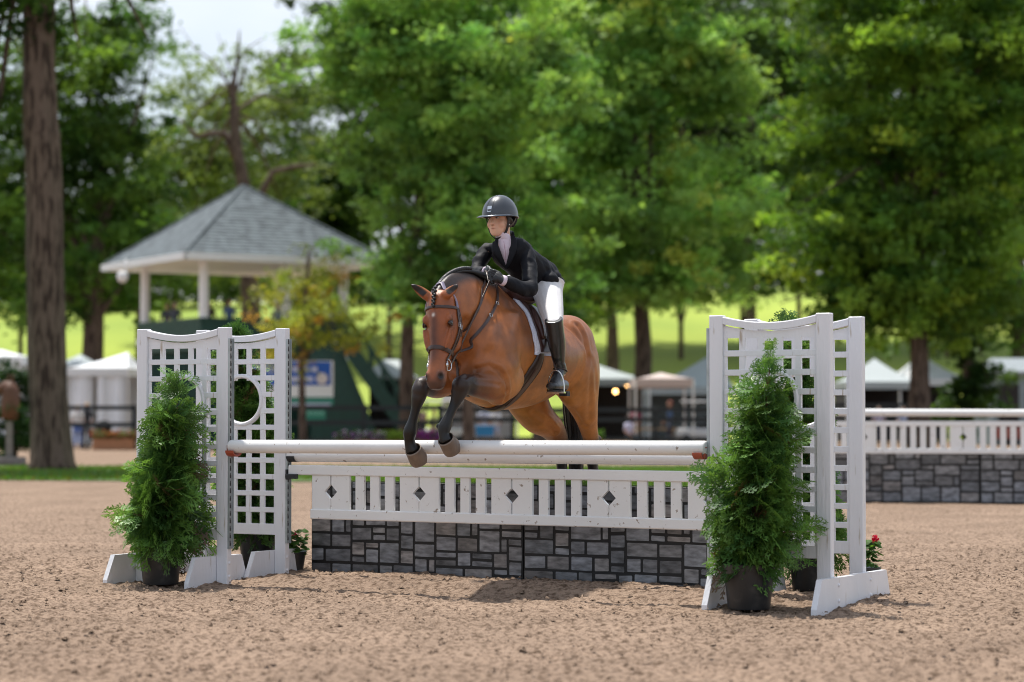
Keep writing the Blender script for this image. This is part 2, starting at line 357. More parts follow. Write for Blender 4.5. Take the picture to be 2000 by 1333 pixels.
# ------------------------------------------------------------------ jump wings
CC = .685      # post centre to post centre
HW = 1.715
def wing(orig, pole_side_right, label, group='white lattice wings of the near jump', track=True):
    "orig = centre of the left post at ground; runs along WX to the right"
    o0 = Vector(orig); X, N, Z = WX, -NX, Vector((0, 0, 1))     # N faces the camera
    t = thing('jump_wing', label, 'jump wing', o0, group)
    def W(s, tt, z): return o0+X*s+NX*tt+Z*z
    pw, pd = .089, .05
    for s in (0, CC):
        mb = MB(); mb.box(W(s, 0, HW/2-.01), pw, pd, HW+.02, X, NX, Z, bev=.004); put('post', mb, M['paint'], t)
    i0, i1 = pw/2, CC-pw/2; iw = i1-i0
    # lattice: bars kept clear of the round opening
    mb = MB(); cs, cz, cr = (i0+i1)/2, 1.22, .160
    pc = iw/5; zt, zb, pz = 1.600, .345, .114
    def clip_v(s, z0, z1):
        d = abs(s-cs)
        if d >= cr: return [(z0, z1)]
        h = math.sqrt(cr*cr-d*d); r = []
        if z0 < cz-h: r.append((z0, min(z1, cz-h)))
        if z1 > cz+h: r.append((max(z0, cz+h), z1))
        return r
    def clip_h(z, a, b):
        d = abs(z-cz)
        if d >= cr: return [(a, b)]
        h = math.sqrt(cr*cr-d*d); r = []
        if a < cs-h: r.append((a, cs-h))
        if b > cs+h: r.append((cs+h, b))
        return r
    for k in range(0, 6):
        s = i0+pc*k; wd = .040
        if k == 0: s += wd/4; wd = wd/2
        if k == 5: s -= wd/4; wd = wd/2
        for z0, z1 in clip_v(s, zb-.03, zt+.02): mb.box(W(s, 0, (z0+z1)/2), wd, .0165, z1-z0, X, NX, Z, bev=.002)
    for k in range(0, 12):
        z = zt-pz*k+.002
        if k == 0: continue
        if k == 11: z0_ = zb-.055; mb.box(W(cs, 0, (z+.018+z0_)/2), iw, .0205, z+.018-z0_, X, NX, Z, bev=.002); continue
        for a, b in clip_h(z, i0, i1): mb.box(W((a+b)/2, 0, z), b-a, .0205, .0355, X, NX, Z, bev=.002)
    # solid field under the curved cap
    n = 16; top = []; 
    for i in range(n+1):
        q = i/n; s = i0+iw*q; z = HW-.030-.038*math.sin(math.pi*q)**.9; top.append((s, z))
    for i in range(n):
        s0, z0 = top[i]; s1, z1 = top[i+1]
        mb.prism([W(s0, 0, zt-.022), W(s1, 0, zt-.022), W(s1, 0, z1-.03), W(s0, 0, z0-.03)], N, .0145)
    put('lattice_panel', mb, M['paint'], t)
    mb = MB()
    vs = []; fs = []
    for i, (s, z) in enumerate(top):
        for (dt, dz) in ((-.026, -.022), (-.026, .017), (-.022, .022), (.022, .022), (.026, .017), (.026, -.022)): vs.append(W(s, dt, z+dz))
    for i in range(n):
        for k in range(6): fs.append((i*6+k, i*6+(k+1) % 6, i*6+6+(k+1) % 6, i*6+6+k))
    fs += [tuple(range(6)), tuple(range(n*6+5, n*6-1, -1))]
    mb.add(vs, fs); put('curved_cap', mb, M['paint'], t)
    # ring round the opening
    mb = MB(); n = 48; m = 8; vs = []; fs = []
    for i in range(n):
        a = 2*math.pi*i/n
        for k in range(m):
            b = 2*math.pi*k/m+.39; r = .168+.0165*math.cos(b)*1.0; dt = .021*math.sin(b)
            vs.append(W(cs+r*math.cos(a), dt, cz+r*math.sin(a)))
    for i in range(n):
        for k in range(m): fs.append((i*m+k, i*m+(k+1) % m, ((i+1) % n)*m+(k+1) % m, ((i+1) % n)*m+k))
    mb.add(vs, fs); put('ring', mb, M['paint'], t, auto=40)
    # feet: planks bolted to the side of each post that looks away from the pole
    sd = -1 if pole_side_right else 1
    for s in (0, CC):
        sc_ = s+sd*(pw/2+.019)
        poly = [(-.325, -.02), (.325, -.02), (.325, .02), (.262, .185), (-.245, .185), (-.325, .02)]
        mb = MB(); mb.prism([W(sc_, a, b) for a, b in poly], X, .036); f = put('foot', mb, M['paint'], t)
        for dz in (.05, .14):
            side = s-sd*(pw/2) if pole_side_right else sc_+.018
            mb = MB(); mb.lathe(W(side, 0, dz), [(.011, 0), (.010, .004), (.005, .007), (0, .008)], 10, Z=X)
            put('bolt', mb, M['paint'], f)
    # keyhole track on the pole side
    if track:
        s = (CC+pw/2) if pole_side_right else -pw/2
        q = 1 if pole_side_right else -1
        mb = MB(); z0, z1 = .235, 1.64
        mb.box(W(s+q*.003, 0, (z0+z1)/2), .005, .046, z1-z0, X, NX, Z)
        mb.box(W(s+q*.009, -.0225, (z0+z1)/2), .016, .003, z1-z0, X, NX, Z); mb.box(W(s+q*.009, .0225, (z0+z1)/2), .016, .003, z1-z0, X, NX, Z)
        tr = put('steel_track', mb, M['galv'], t)
        mb = MB(); z = z0+.03
        while z < z1-.02:
            mb.box(W(s+q*.0068, -.002, z), .002, .015, .020, X, NX, Z); mb.box(W(s+q*.0068, -.002, z+.016), .002, .007, .016, X, NX, Z); z += .05
        put('keyhole_slots', mb, M['slot'], tr)
    return t
A_L = A_R-WX*CC
zA = -.004
C_L = Vector((1.125+.075, 14.41, 0)); C_L = A_R+WX*3.635; C_L.z = 0
sp_ = NX*.575
B_L = A_L+sp_+Vector((0.052, 0, .012)); D_L = C_L+sp_+Vector((-.03, 0, .0))
wing(A_L, True, 'front left lattice jump wing, partly hidden by the bushy evergreen in its ring')
wing(B_L, True, 'rear left lattice jump wing carrying the black cups that hold the gate')
wing(C_L, False, 'front right lattice jump wing behind the tallest potted evergreen')
wing(D_L, False, 'rear right lattice jump wing, half hidden by the front right wing')

def hpole(p0, p1, r, label, name='jump_pole'):
    d = (p1-p0).normalized(); mb = MB(); n = 20
    L = (p1-p0).length; pts = [p0, p0+d*.004, p0+d*.012]+[p0+d*(L*k/10) for k in range(1, 10)]+[p1-d*.012, p1-d*.004, p1]
    rr = [r*.80, r*.93, r]+[r]*9+[r, r*.93, r*.80]
    mb.tube(pts, rr, 24); o = put(name, mb, M['pole'], None, auto=35); return o
g0 = 'white round poles across the near jump'
p0 = A_R+WX*.072; p1 = C_L-WX*.058
tag(hpole(p0+Vector((0, 0, .918))-NX*.03, p1+Vector((0, 0, .926))-NX*.03, .0445, ''), 'topmost white pole over the front of the near jump, under the forelegs', 'jump pole', g0)
B_R = B_L+WX*CC; 
q0 = B_R+WX*.06; q1 = D_L-WX*.058
tag(hpole(Vector((q0.x, q0.y, .851)), Vector((q1.x, q1.y, .856)), .0435, ''), 'lower white pole just behind the front pole and above the gate', 'jump pole', g0)
def cup(c, name, mat, label, flip=1, block=False):
    t = thing(name, label, 'jump cup', c, 'pole cups')
    Z = Vector((0, 0, 1)); mb = MB()
    mb.box(c, .012, .05, .07, WX, NX, Z, bev=.002); put('bracket', mb, mat, t)
    mb = MB()
    if block: 
        mb.box(c+WX*flip*.05+Z*-.012-NX*.028, .095, .03, .034, WX, NX, Z, bev=.004); mb.box(c+WX*flip*.028+Z*-.012, .05, .05, .034, WX, NX, Z, bev=.004)
    else:
        n = 8; prof = []
        for k in range(n+1):
            a = math.pi+math.pi*k/n; prof.append((math.cos(a)*.047, math.sin(a)*.03))
        for k in range(n, -1, -1):
            a = math.pi+math.pi*k/n; prof.append((math.cos(a)*.054, math.sin(a)*.04-.002))
        mb.prism([c+WX*flip*.035+NX*a+Z*b for a, b in prof], WX, .062)
    put('cradle', mb, mat, t); return t
cup(A_R+WX*.064+Vector((0, 0, .892))-NX*.03, 'pole_cup', M['cup_red'], 'red pole cup on the front left wing, under the left end of the top pole', 1)
cup(C_L-WX*.064+Vector((0, 0, .900))-NX*.03, 'pole_cup', M['cup_red'], 'red pole cup on the front right wing beside the tall evergreen', -1)
cup(B_R+WX*.064+Vector((0, 0, .835)), 'pole_cup', M['cup_blk'], 'upper black cup on the rear left wing, holding the lower pole', 1)
cup(D_L-WX*.064+Vector((0, 0, .835)), 'pole_cup', M['cup_blk'], 'black cup on the rear right wing, holding the right end of the lower pole', -1)
cup(B_R+WX*.064+Vector((0, 0, .708))-NX*.02, 'gate_cup', M['cup_blk'], 'lower black cup on the rear left wing, holding the gate rail', 1, True)
cup(D_L-WX*.064+Vector((0, 0, .715))-NX*.02, 'gate_cup', M['cup_blk'], 'black gate cup on the rear right wing', -1, True)

# ------------------------------------------------------------------ gate
def gate(g0, g1, ztop, label, H=.366, trim=.185, per=.715, start=.0, nslat=3, wide=.148, slat=.070, endwide=True, railw=.05):
    d = (g1-g0).normalized(); N = Vector((-d.y, d.x, 0)); L = (g1-g0).length; Z = Vector((0, 0, 1))
    t = thing('slat_gate', label, 'jump gate', (g0.x, g0.y, ztop-H))
    def G(s, z, n=0): return Vector((g0.x, g0.y, 0))+d*s+N*n+Z*z
    rh = .068
    mb = MB(); mb.box(G(L/2, ztop-rh/2), L, railw, rh, d, N, Z, bev=.006); put('top_rail', mb, M['pole'], t)
    mb = MB(); mb.box(G((L+trim)/2, ztop-H+rh/2), L-trim, railw, rh, d, N, Z, bev=.006); put('bottom_rail', mb, M['pole'], t)
    z0, z1 = ztop-H+rh-.004, ztop-rh+.004; zc = ztop-rh-.115; dh = .046
    s = trim+.012+start; gap = (per-2*wide-.012-nslat*slat)/(nslat+1)
    zc = (z0+z1)/2+.005; cols = []
    def part(nm, polys):
        mb = MB()
        for pl in polys: mb.prism([G(a, b, -.004) for a, b in pl], N, .021)
        put(nm, mb, M['pole'], t)
    while s < L-.02:
        e = min(s+wide, L-.01)
        if e-s > .05: part('wide_board', [[(s, z0), (e, z0), (e, zc-dh), (max(s+.01, e-dh), zc)] + [(e, zc+dh), (e, z1), (s, z1)]])
        s2 = s+wide+.012; e2 = min(s2+wide, L-.01)
        if e2-s2 > .05: part('wide_board', [[(s2, z0), (e2, z0), (e2, z1), (s2, z1), (s2, zc+dh), (s2+dh, zc), (s2, zc-dh)]])
        s3 = s2+wide+gap
        for k in range(nslat):
            if s3+slat < L-.01: part('slat', [[(s3, z0), (s3+slat, z0), (s3+slat, z1), (s3, z1)]])
            s3 += slat+gap
        s += per
    return t
gg0 = B_R+WX*.075-NX*.012; gg1 = D_L-WX*.055-NX*.012
gate(gg0, gg1, .786, 'white slatted jump gate with diamond cut-outs hung in front of the near stone wall')

# ------------------------------------------------------------------ stone wall fillers
def stone_wall(g0, g1, h, depth, label, seed, zb=-.03, turf=.03, group='grey stone box walls of the near jump', unit=.058, tone=1.0):
    d = (g1-g0).normalized(); N = Vector((-d.y, d.x, 0)); L = (g1-g0).length; Z = Vector((0, 0, 1)); rnd = random.Random(seed)
    t = thing('stone_wall', label, 'jump wall', (g0.x, g0.y, 0), group)
    def G(s, z, n=0): return Vector((g0.x, g0.y, 0))+d*s+N*n+Z*z
    mb = MB(); mb.box(G(L/2, (h+zb)/2, depth/2), L, depth, h-zb, d, N, Z, bev=.004); put('wall_box', mb, M['mortar'], t)
    nx_, nz_ = int(L/unit), int((h)/(unit*.82)); ux, uz = L/nx_, h/nz_; ins = .0098*unit/.058
    occ = [[False]*nx_ for _ in range(nz_)]; mb = MB()
    sizes = [(3, 2), (3, 2), (3, 2), (3, 2), (4, 2), (2, 2), (2, 2), (3, 1), (3, 3), (4, 2), (2, 1)]
    for j in range(nz_):
        for i in range(nx_):
            if occ[j][i]: continue
            rnd.shuffle(sizes); w_, h_ = 1, 1
            for (a, b) in sizes+[(2, 1), (1, 2), (1, 1)]:
                if i+a <= nx_ and j+b <= nz_ and not any(occ[j+q][i+p] for q in range(b) for p in range(a)):
                    if i+a == nx_-1: continue
                    w_, h_ = a, b; break
            for q in range(h_):
                for p in range(w_): occ[min(j+q, nz_-1)][min(i+p, nx_-1)] = True
            s0, s1 = i*ux+ins, (i+w_)*ux-ins; z0, z1 = j*uz+ins, (j+h_)*uz-ins
            s0 += rnd.uniform(-.003, .003); s1 += rnd.uniform(-.003, .003); z0 += rnd.uniform(-.003, .003); z1 += rnd.uniform(-.003, .003)
            g = rnd.uniform(.10, .26)*tone; tint = rnd.choice([(.95, .98, 1.07), (.92, .98, 1.1), (.97, .98, 1.04), (1.03, .97, .97), (.93, .97, 1.08)])
            c = .004; e = rnd.uniform(-.004, .004)
            poly = [(s0+c, z0), (s1-c, z0+e), (s1, z0+c+e), (s1, z1-c), (s1-c, z1), (s0+c, z1-e), (s0, z1-c), (s0, z0+c)]
            mb.prism([G(a, b, -.0015) for a, b in poly], N, .004, col=tuple(g*k for k in tint))
    put('stone_facing', mb, M['stone'], t)
    if turf:
        mb = MB(); mb.box(G(L/2, h+.004, depth/2), L-.006, depth-.01, .01, d, N, Z); tp = put('turf_top', mb, M['grass'], t)
        n = int(7000*L/2); s = rng.random(n)*L; q = rng.random(n)*depth; hh = .012+rng.random(n)*turf; a = rng.random(n)*6.28; wd = .0025
        dd = np.array(d); nn = np.array(N); base = np.array(G(0, 0))[None]+s[:, None]*dd+q[:, None]*nn; base[:, 2] = h+.006
        ax = np.stack([np.cos(a), np.sin(a), 0*a], 1)*wd; top = base+np.stack([(rng.random(n)-.5)*.02, (rng.random(n)-.5)*.02, hh], 1)
        V = np.stack([base-ax, base+ax, top], 1).reshape(-1, 3); c = np.stack([.09+.08*rng.random(n), .19+.1*rng.random(n), .03+.03*rng.random(n)], 1).repeat(3, 0)
        me = np_mesh("turf_blades", V, np.arange(3*n).reshape(-1, 3), col=c, mats=(M['leaf'],)); b = putme("turf_blades", me, tp)
        b['kind'] = 'stuff'
    return t
w0 = P(608, 1118, 17.05); w1 = P(1400, 1143, 15.32); w0.z = w1.z = 0
wd_ = (w1-w0).normalized()
tm = (lambda: None)
def line_at_u(a, b, u):
    k = (u-1000)/F; dx, dy = b.x-a.x, b.y-a.y; s = (k*a.y-a.x)/(dx-k*dy); return a+(b-a)*s
wm = line_at_u(w0, w1, 1022)
stone_wall(w0, wm-wd_*.003, .665, .36, 'left-hand section of the near painted stone wall with turf on top', 11)
stone_wall(wm+wd_*.003, w1+wd_*.12, .665, .36, 'right-hand section of the near painted stone wall, ending by the tall evergreen', 23)

# ------------------------------------------------------------------ second jump far right
f0 = Vector((3.0, 32.6, 0)); f1 = Vector((8.1, 31.4, 0))
def zat(v, D): return P(1000, v, D).z
tag(hpole(f0+Vector((0, 0, zat(805, 32.0))), f1+Vector((0, 0, zat(808, 31.6))), .047, ''), 'white pole on top of the far jump at the right', 'jump pole')
gate(f0+Vector((0, .0, 0)), f1+Vector((0, .0, 0)), zat(823, 32), 'white slatted gate of the far jump at the right, above the far stone wall', H=.43, trim=0.0, per=1.30, start=.25, nslat=7, wide=.16, slat=.075)
fd = (f1-f0).normalized(); fn = Vector((-fd.y, fd.x, 0))
s0 = f0+fn*.25-fd*.1; sm = line_at_u(f0+fn*.25, f1+fn*.25, 1913)
stone_wall(s0, sm-fd*.005, .72, .4, 'far stone wall section left of the seam, behind the right wings', 5, 0, 0, 'stone walls of the far jump', .085)
stone_wall(sm+fd*.005, f1+fn*.25+fd*.3, .72, .4, 'far stone wall section right of the seam, at the right edge', 6, 0, 0, 'stone walls of the far jump', .085)

# ------------------------------------------------------------------ potted evergreens
UP_ = Vector((0, 0, 1))
def spray_template():
    "a flat open fan of scale-leaf twigs, unit length along +x"
    V = []; Q = []
    def seg(a, b, w):
        a = np.array(a, float); b = np.array(b, float); d = b-a; n = np.array([-d[1], d[0], 0]); n = n/max(1e-6, np.linalg.norm(n)); k = len(V)
        mid = a+(b-a)*.55+np.array([0, 0, .012])
        V.extend([a, mid-n*w, b, mid+n*w]); Q.append((k, k+1, k+2, k+3))
    seg((0, 0, 0), (1.05, 0, 0), .022)
    m = 5
    for i in range(m):
        x = .14+.72*i/(m-1); l = .50*math.sin(math.pi*min(1, .25+x*.72))+.12
        for sg in (-1, 1):
            a = np.array([x+sg*.03, 0, 0]); ang = R(44)+random.uniform(-.15, .15); b = a+np.array([math.cos(ang)*l, sg*math.sin(ang)*l, -.08*l])
            seg(a, b, .024)
            for q in ((.40, .74) if l > .3 else (.5,)):
                c = a+(b-a)*q; l2 = l*.40*(1.15-q*.5)
                for s2 in (-1, 1):
                    an2 = sg*ang+s2*R(38); e = c+np.array([math.cos(an2)*l2, math.sin(an2)*l2, 0]); seg(c, e, .024)
    return np.array(V), np.array(Q)
SPR = [spray_template() for _ in range(3)]
def evergreen(base, pr, ph, prof, label, seed, nspray=620, dens=1.0, smin=.12, smax=.235, lean=(0, 0)):
    "base: ground point; prof: list of (z, radius) of the crown above ground"
    r_ = np.random.default_rng(seed); base = Vector(base)
    t = thing('potted_evergreen', label, 'potted tree', base, 'potted evergreens beside the near jump')
    mb = MB(); mb.lathe(base, [(0, .004), (pr*.78, .004), (pr*.80, .02), (pr*.95, ph-.035), (pr*1.0, ph-.034), (pr*1.02, ph-.004), (pr*1.0, ph), (pr*.93, ph), (pr*.91, ph-.04), (0, ph-.045)], 32)
    put('pot', mb, M['pot'], t, auto=35)
    top = prof[-1][0]; lx, ly = lean
    mb = MB(); pts = [base+Vector((lx*k/8, ly*k/8, ph-.06+(top-.05-ph)*k/8)) for k in range(9)]
    mb.tube(pts, [.018*(1-k/9)+.003 for k in range(9)], 8); put('stem', mb, M['bark_brown'], t)
    zz = np.array([p[0] for p in prof]); rr = np.array([p[1] for p in prof])
    pw = rr+.02; zs = np.linspace(zz[0], zz[-1], 200); ww = np.interp(zs, zz, pw); cdf = np.cumsum(ww); cdf /= cdf[-1]
    VV = []; QQ = []; CC_ = []; off = 0
    NB = 7; bz = bth = brr = bel = 0; tw = MB()
    for k in range(nspray):
        if k % NB == 0:      # a branch: its sprays fan out from its outer half
            bz = float(np.interp(r_.random(), cdf, zs)); brad = float(np.interp(bz, zz, rr)); bth = r_.random()*2*math.pi
            brad *= (.86+.30*math.sin(bth*3+bz*9+seed)+.20*math.sin(bth*7-bz*17))*(1.22 if r_.random() < .12 else 1); bq = r_.random()**.55; bel = R(r_.uniform(10, 55)) if bz > .45*top else R(r_.uniform(-30, 35)); bt = .75+.6*r_.random()
            f_ = (bz-ph)/(top-ph); c0_ = Vector((base.x+lx*f_, base.y+ly*f_, base.z+bz)); o_ = Vector((math.cos(bth), math.sin(bth), 0)); tw.tube([c0_-UP_*.05, c0_+o_*brad*bq*.5, c0_+o_*brad*bq*.85+UP_*.02], [.005, .0035, .0015], 5)
        jz = r_.normal()*.035; th = bth+r_.normal()*.28*(1 if brad > .12 else 2); z = bz+jz; L = r_.uniform(smin, smax)*(1.0 if brad > .08 else .8); inner = bq
        rr0 = max(0, brad*(.25+.75*bq)-L*.8+r_.normal()*.02)
        f_ = (z-ph)/(top-ph)
        outw = np.array([math.cos(th), math.sin(th), 0]); p = np.array([base.x+lx*f_, base.y+ly*f_, base.z+z])+outw*rr0
        el = bel+r_.normal()*.3
        if f_ > .9: el = R(r_.uniform(40, 85))
        d = outw*math.cos(el)+np.array([0, 0, math.sin(el)]); d += (r_.random(3)-.5)*.45; d /= np.linalg.norm(d)
        # spray plane mostly vertical, containing the up axis
        side = np.cross(d, [0, 0, 1]); side /= max(1e-6, np.linalg.norm(side)); upv = np.cross(side, d)
        ro = r_.normal(0, .7)+ (math.pi/2 if r_.random() < .55 else 0); s2 = side*math.cos(ro)+upv*math.sin(ro); n2 = np.cross(d, s2)
        V, Q = SPR[k % 3]; cur = -0.22*V[:, 0]**2
        W_ = p+(V[:, :1]*d+V[:, 1:2]*s2+V[:, 2:3]*n2)*L; W_[:, 2] += cur*L
        VV.append(W_); QQ.append(Q+off); off += len(V)
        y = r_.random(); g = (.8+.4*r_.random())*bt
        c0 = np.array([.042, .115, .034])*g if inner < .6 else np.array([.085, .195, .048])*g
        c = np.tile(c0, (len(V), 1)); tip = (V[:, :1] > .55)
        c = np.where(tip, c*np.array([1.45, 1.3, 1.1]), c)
        if y > .975: c[:] = (.12, .075, .035)
        CC_.append(c)
    put('branches', tw, M['bark_brown'], t)
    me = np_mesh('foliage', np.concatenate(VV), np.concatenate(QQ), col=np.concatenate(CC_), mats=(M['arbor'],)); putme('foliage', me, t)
    return t
def gp(u, D): 
    p = P(u, 900, D); p.z = 0; return p
evergreen(gp(315, 16.14), .148, .255, [(.25, .22), (.32, .28), (.42, .295), (.58, .275), (.75, .235), (.92, .20), (1.06, .135), (1.16, .09), (1.24, .05), (1.29, .02)],
    'full bushy evergreen in a black pot before the front left wing', 3, 800, lean=(.11, 0))
evergreen(gp(505, 17.30)+Vector((0, 0, .03)), .145, .27, [(.25, .20), (.36, .26), (.55, .27), (.80, .25), (1.05, .23), (1.25, .21), (1.45, .15), (1.58, .09), (1.66, .02)],
    'slim evergreen in a black pot behind the rear left wing, seen through its ring', 4, 980, lean=(-.14, -.10))
evergreen(gp(1462, 14.02), .155, .265, [(.26, .22), (.33, .285), (.46, .305), (.62, .285), (.80, .245), (.98, .20), (1.10, .135), (1.22, .09), (1.32, .05), (1.40, .02)],
    'tallest evergreen in the foreground, in a black pot before the front right wing', 5, 840, lean=(.12, 0))
evergreen(gp(1578, 15.12)+Vector((0, 0, .03)), .125, .25, [(.22, .19), (.35, .24), (.6, .23), (.9, .20), (1.2, .17), (1.45, .12), (1.62, .05), (1.68, .02)],
    'evergreen in a small black pot behind the right wings, seen through the lattice', 6, 760, lean=(-.12, 0))

def geranium(base, label, seed, h=.38, flowers=5, wide=.13):
    r_ = random.Random(seed); base = Vector(base); t = thing('flower_pot', label, 'flower pot', base, 'red geraniums in pots')
    mb = MB(); mb.lathe(base, [(0, .003), (.075, .003), (.095, .13), (.10, .13), (.10, .145), (.09, .145), (0, .12)], 20); put('pot', mb, M['pot'], t, auto=35)
    mb = MB()
    for k in range(170):
        a = r_.uniform(0, 6.28); q = r_.random()**.5*wide; z = .12+r_.random()*(h-.17); p = base+Vector((math.cos(a)*q, math.sin(a)*q, z)); s = r_.uniform(.016, .032)
        n = Vector((r_.uniform(-.6, .6), r_.uniform(-.8, .4), 1)).normalized(); X = n.orthogonal().normalized(); Y = n.cross(X); g = r_.uniform(.7, 1.3)
        vs = [p]+[p+(X*math.cos(j*1.047)+Y*math.sin(j*1.047))*s*(1 if j % 2 else .82)-n*s*.15 for j in range(6)]
        mb.add(vs, [(0, 1+j, 1+(j+1) % 6) for j in range(6)], col=(.075*g, .17*g, .03*g))
    put('leaves', mb, M['leaf'], t)
    for k in range(flowers):
        a = r_.uniform(0, 6.28); q = r_.uniform(.02, wide*.9); c = base+Vector((math.cos(a)*q, math.sin(a)*q, h-.10+.13*r_.random())); mb = MB()
        for j in range(22):
            d = Vector((r_.gauss(0, 1), r_.gauss(0, 1), r_.gauss(.3, 1))).normalized(); p = c+d*.022; X = d.orthogonal().normalized(); Y = d.cross(X); s = .011
            mb.add([p+X*s, p+Y*s, p-X*s, p-Y*s], [(0, 1, 2, 3)], col=(.55, .015, .06))
        mb.tube([base+Vector((0, 0, .12)), c], .002, 5, col=(.1, .17, .05)); put('flower_head', mb, M['leaf'], t)
geranium(gp(566, 17.0)+Vector((0.02, 0, .03)), 'red geranium in a pot at the foot of the rear left wing', 2, .34, 3, .11)
geranium(gp(1688, 15.15)+Vector((0, 0, .03)), 'red geranium in a pot behind the foot of the rear right wing', 9, .36, 2, .10)
# ------------------------------------------------------------------ trees
def grow(name, label, base, trunk, blobs, nclump, nleaf, lsize, cols, seed, csize=.75, group=None, barkcol=None, limbs=(), flat=.55, lf=.45):
    """trunk: list of (point, radius); blobs: list of (centre, rx, ry, rz) making the crown volume;
    leaves hang in clumps spread through that volume"""
    r_ = np.random.default_rng(seed); t = thing(name, label, 'tree', base, group)
    mb = MB(); fine = []
    for i in range(len(trunk)-1):
        (p, r), (q, r2) = trunk[i], trunk[i+1]; m = max(1, int((Vector(q)-Vector(p)).length/.35))
        for j in range(m): fine.append((Vector(p).lerp(q, j/m), r+(r2-r)*j/m))
    fine.append(trunk[-1]); nr = 20; r0_ = trunk[0][1]
    mb.tube([p for p, _ in fine], [r for _, r in fine], nr)
    for i, (p, r) in enumerate(fine):
        for k in range(nr):
            q = Vector(mb.v[i*nr+k]); kk = 1+.07*math.sin(k*1.9+i*.13)+.05*math.sin(k*4.1-i*.31)+.10*(float(vnoise(np.array(k*.8), np.array(i*.45+seed), 3))-.5)
            if i < 4: kk += (4-i)*.05*math.sin(k*1.57)
            mb.v[i*nr+k] = tuple(p+(q-p)*kk)
    cb = [np.array(b[0]) for b in blobs]
    top = trunk[-1][0]
    put('trunk', mb, M['bark'], t, smooth=True)
    lb = MB()
    for i, b in enumerate(blobs):
        k = min(len(trunk)-1, max(1, int(len(trunk)*(lf+(.95-lf)*r_.random())))); a = Vector(trunk[k][0]); c = Vector(b[0]); m_ = (a+c)/2+Vector((0, 0, .08*(c-a).length)); r0 = trunk[k][1]*.55
        lb.tube([a, a.lerp(m_, .5), m_, c, c+(c-a)*.25], [r0, r0*.8, r0*.6, r0*.35, r0*.1], 7)
    for l in limbs: lb.tube([Vector(p) for p, _ in l], [r for _, r in l], 8)
    if lb.v: put('limbs', lb, M['bark'], t, smooth=True)
    vol = np.array([b[1]*b[2]*b[3] for b in blobs])**.8; vol /= vol.sum()
    bi = r_.choice(len(blobs), nclump, p=vol)
    d = r_.normal(size=(nclump, 3)); d /= np.linalg.norm(d, axis=1)[:, None]; q = r_.random(nclump)**.42
    cen = np.array([cb[i] for i in bi])+d*q[:, None]*np.array([[blobs[i][1], blobs[i][2], blobs[i][3]] for i in bi])
    nb_ = max(4, nclump//8); pick = r_.integers(0, nb_, nclump); tone = .6+.75*r_.random(nb_)      # clumps gathered on boughs
    cen = np.where((r_.random(nclump) < .82)[:, None], cen[pick]+r_.normal(size=(nclump, 3))*csize*np.array([1.25, 1.25, .55]), cen)
    cs = csize*(.5+.7*r_.random(nclump)); g = (.65+.6*r_.random(nclump))*tone[pick]; hue = r_.random(nclump)
    n = nclump*nleaf; ci = np.repeat(np.arange(nclump), nleaf)
    o = r_.normal(size=(n, 3))*.5; o[:, 2] *= flat; 
    p = cen[ci]+o*cs[ci][:, None]
    nrm = r_.normal(size=(n, 3))*.75+np.array([0, -.15, .9]); nrm /= np.linalg.norm(nrm, axis=1)[:, None]
    ax = r_.normal(size=(n, 3)); ax -= nrm*(ax*nrm).sum(1)[:, None]; ax /= np.linalg.norm(ax, axis=1)[:, None]; ay = np.cross(nrm, ax)
    s = lsize*(.6+.8*r_.random(n))[:, None]
    V = np.stack([p-ax*s, p-ay*s*.55+nrm*s*.12, p+ax*s, p+ay*s*.55+nrm*s*.12], 1).reshape(-1, 3)
    c0, c1 = np.array(cols[0]), np.array(cols[1]); c = (c0+(c1-c0)*hue[ci][:, None])*(g[ci]*(.85+.3*r_.random(n)))[:, None]
    if len(cols) > 2:
        odd = (r_.random(nclump) < cols[3])[ci]; c[odd] = np.array(cols[2])*(.8+.4*r_.random((odd.sum(), 1)))
    me = np_mesh('crown', V, np.arange(4*n).reshape(-1, 4), col=np.repeat(c, 4, 0), mats=(M['leaf'],)); putme('crown', me, t)
    return t
def B(u, v, ru, rv, D, depth=1.0, dd=0.0):
    k = D/F; c = P(u, v, D+dd); return (c, ru*k, ru*k*depth, rv*k)
def trunkpx(pts, D):
    r = []
    for u, v, wpx in pts:
        p = P(u, v, D); r.append((p, wpx*D/F/2))
    p0 = r[0][0].copy(); p0.z = -.15; 
    return [(p0, r[0][1]*1.25)]+r
GR = ((.13, .30, .07), (.37, .58, .14)); DK = ((.045, .12, .022), (.13, .24, .035)); MD = ((.045, .135, .022), (.27, .45, .055))
def gnd(u, D): p = P(u, 800, D); p.z = 0; return p
def tree_px(name, label, D, tr, bl, ncl, nlf, ls, cols, seed, **kw):
    T = trunkpx(tr, D); b = T[0][0].copy(); b.z = 0
    return grow(name, label, b, T, [B(u, v, ru, rv, D, *rest) for (u, v, ru, rv, *rest) in bl], ncl, nlf, ls, cols, seed, **kw)
